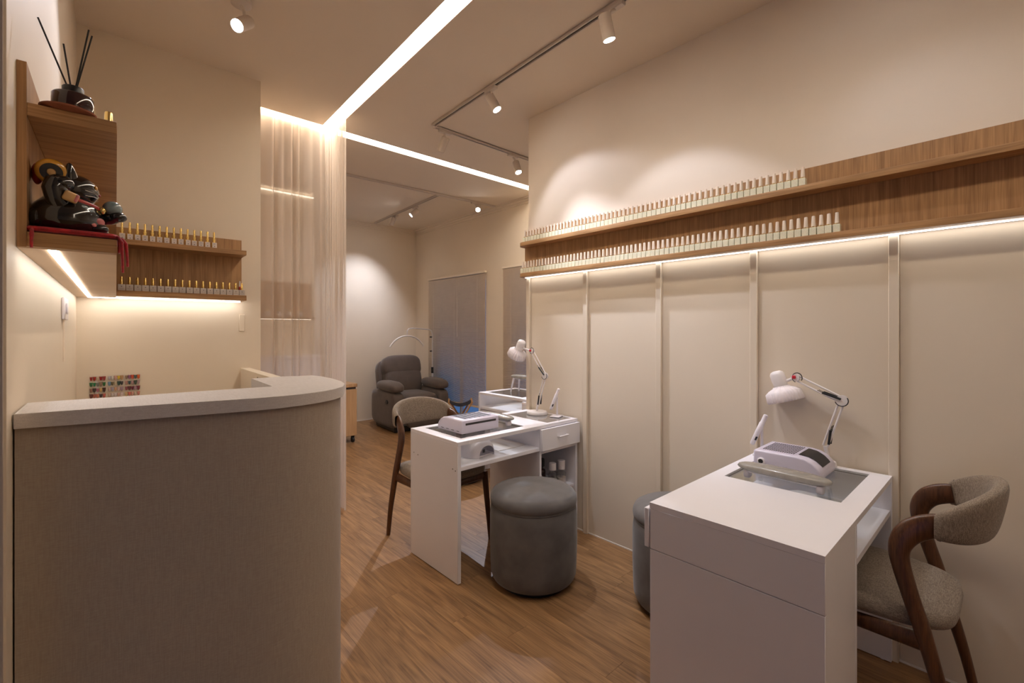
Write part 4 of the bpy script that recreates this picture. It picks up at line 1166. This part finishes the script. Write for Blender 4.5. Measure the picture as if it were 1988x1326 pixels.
# ------------------------------------------------------------------ recliner
rc = thing('recliner', 'dark brown padded recliner by the blinds in the back room', 'recliner', (3.285, 5.72, 0), R(-4))
# front toward -y
for s in (-1, 1):
    MB().superel((s * 0.330, 0.0, 0.295), (0.090, 0.40, 0.235), 0.35, 0.35, 32, 16).build('arm_side', M['recliner'], rc, 60)
    def wp(p):
        x, y, z = p
        return (x, y, z + 0.02 - 0.10 * max(0, -(y + 0.12)) ** 1.0)
    MB().superel((s * 0.335, -0.10, 0.575), (0.105, 0.29, 0.070), 0.7, 0.55, 32, 16, None, wp).build('arm_pad', M['recliner'], rc, 60)
MB().superel((0, -0.05, 0.40), (0.255, 0.36, 0.095), 0.5, 0.35, 32, 14).build('seat', M['recliner'], rc, 60)
MB().superel((0, -0.385, 0.24), (0.245, 0.06, 0.20), 0.5, 0.4, 28, 14).build('footrest', M['recliner'], rc, 60)
tilt = Matrix.Rotation(R(-14), 4, 'X')
MB().superel((0, 0.235, 0.62), (0.275, 0.105, 0.20), 0.55, 0.4, 32, 16, tilt).build('lumbar_cushion', M['recliner'], rc, 60)
MB().superel((0, 0.290, 0.815), (0.290, 0.110, 0.165), 0.6, 0.42, 32, 16, tilt).build('head_cushion', M['recliner'], rc, 60)
MB().superel((0, 0.350, 0.62), (0.335, 0.075, 0.30), 0.4, 0.3, 32, 16, tilt).build('back_shell', M['recliner'], rc, 60)
MB().box(-0.36, 0.36, -0.30, 0.33, 0.0, 0.075, bevel=0.01).build('base', M['black'], rc)
lv = MB().lathe([(0, 0), (0.030, 0), (0.030, 0.006), (0.022, 0.010), (0, 0.006)], 24, orient(Vector((-0.4205, -0.19, 0.40)), (-1, 0, 0)) @ Matrix.Diagonal((1.35, 0.9, 1, 1))).build('release_handle', M['black'], rc)

# crescent treatment lamp beside the recliner
r = thing('crescent_lamp', 'white crescent floor lamp arching over the recliner', 'lamp', (3.755, 5.88, 0))
m = MB(); m.lathe([(0, 0), (0.066, 0), (0.066, 0.012), (0.02, 0.022), (0, 0.022)], 32); m.build('base', M['white_metal'], r)
MB().tube([(0, 0, 0.02), (0, 0, 0.74)], 0.013, 12).build('lower_pole', M['white_metal'], r)
MB().tube([(0, 0, 0.74), (0, 0, 1.28), (-0.02, -0.005, 1.33), (-0.06, -0.01, 1.352), (-0.36, -0.05, 1.372), (-0.43, -0.058, 1.36), (-0.455, -0.06, 1.33), (-0.455, -0.06, 1.27)], 0.0085, 10).build('upper_pole', M['white_metal'], r)
MB().lathe([(0, 0.70), (0.018, 0.70), (0.018, 0.79), (0, 0.79)], 16).build('pole_clamp', M['black'], r)
for z in (1.03, 1.24):
    MB().tube([(-0.01, 0, z), (-0.045, -0.012, z)], [0.008, 0.010], 8).build('phone_clip', M['black'], r)
arc = []
for k in range(25):
    t = (k / 24 - 0.5) * 2
    a = t * R(62)
    arc.append((-0.455 + 0.29 * math.sin(a), -0.06 - 0.02 * t, 1.262 - 0.29 * (1 - math.cos(a))))
MB().tube(arc, [(0.016, 0.010)] * 25, 10, up=(0, 0, 1)).build('crescent', M['white_metal'], r, 60)

# venetian blinds
def blind(label, y0, y1, z0, z1):
    r = thing('venetian_blind', label, 'blind', (FX, y0, z0))
    w = y1 - y0
    MB().box(-0.055, -0.016, 0, w, z1 - z0 - 0.028, z1 - z0, bevel=0.002).build('head_rail', M['slat'], r)
    m = MB(); n = int((z1 - z0 - 0.05) / 0.0195)
    for k in range(n):
        z = 0.022 + k * 0.0195
        m.box(-0.0125, 0.0125, 0.004, w - 0.004, -0.0004, 0.0004, mat=Matrix.Translation((-0.036, 0, z)) @ Matrix.Rotation(R(47), 4, 'Y'))
    o = m.build('slats', M['slat'], r); o['kind'] = 'stuff'
    MB().box(-0.050, -0.022, 0.002, w - 0.002, 0, 0.014, bevel=0.002).build('bottom_rail', M['slat'], r)
    for f in (0.12, 0.5, 0.88):
        MB().tube([(-0.049, w * f, 0.01), (-0.049, w * f, z1 - z0 - 0.02)], 0.0009, 5).build('ladder_cord', M['slat'], r)
    MB().tube([(-0.058, w * 0.44, z1 - z0 - 0.02), (-0.058, w * 0.44, 0.95)], 0.0025, 6).build('tilt_wand', M['slat'], r)
    return r
blind('wide grey venetian blind on the window beside the recliner', 4.70, 6.10, 0.30, 2.130)
blind('venetian blind partly hidden by the end of the right wall', 3.00, 4.355, 0.30, 2.145)

# folding wooden stool under the blinds
r = thing('folding_stool', 'wooden cross-legged folding stool in front of the blinds', 'stool', (3.34, 4.60, 0), R(-35))
for s in (-1, 1):
    for sy in (-1, 1):
        MB().tube([(s * 0.15, sy * 0.13 , 0.0), (0, sy * (0.13 if s > 0 else 0.145), 0.24), (-s * 0.14, sy * 0.13, 0.475)], 0.0105, 8).build('leg', M['lightwood'], r)
for s in (-1, 1):
    MB().tube([(s * 0.14, -0.16, 0.475), (s * 0.14, 0.16, 0.475)], 0.011, 8).build('top_rail', M['lightwood'], r)
MB().grid(lambda i, j: Vector(((i - 0.5) * 0.28, (j - 0.5) * 0.27, 0.474 - 0.05 * (1 - (2 * i - 1) ** 2))), 11, 3).build('sling_seat', M['navy'], r)
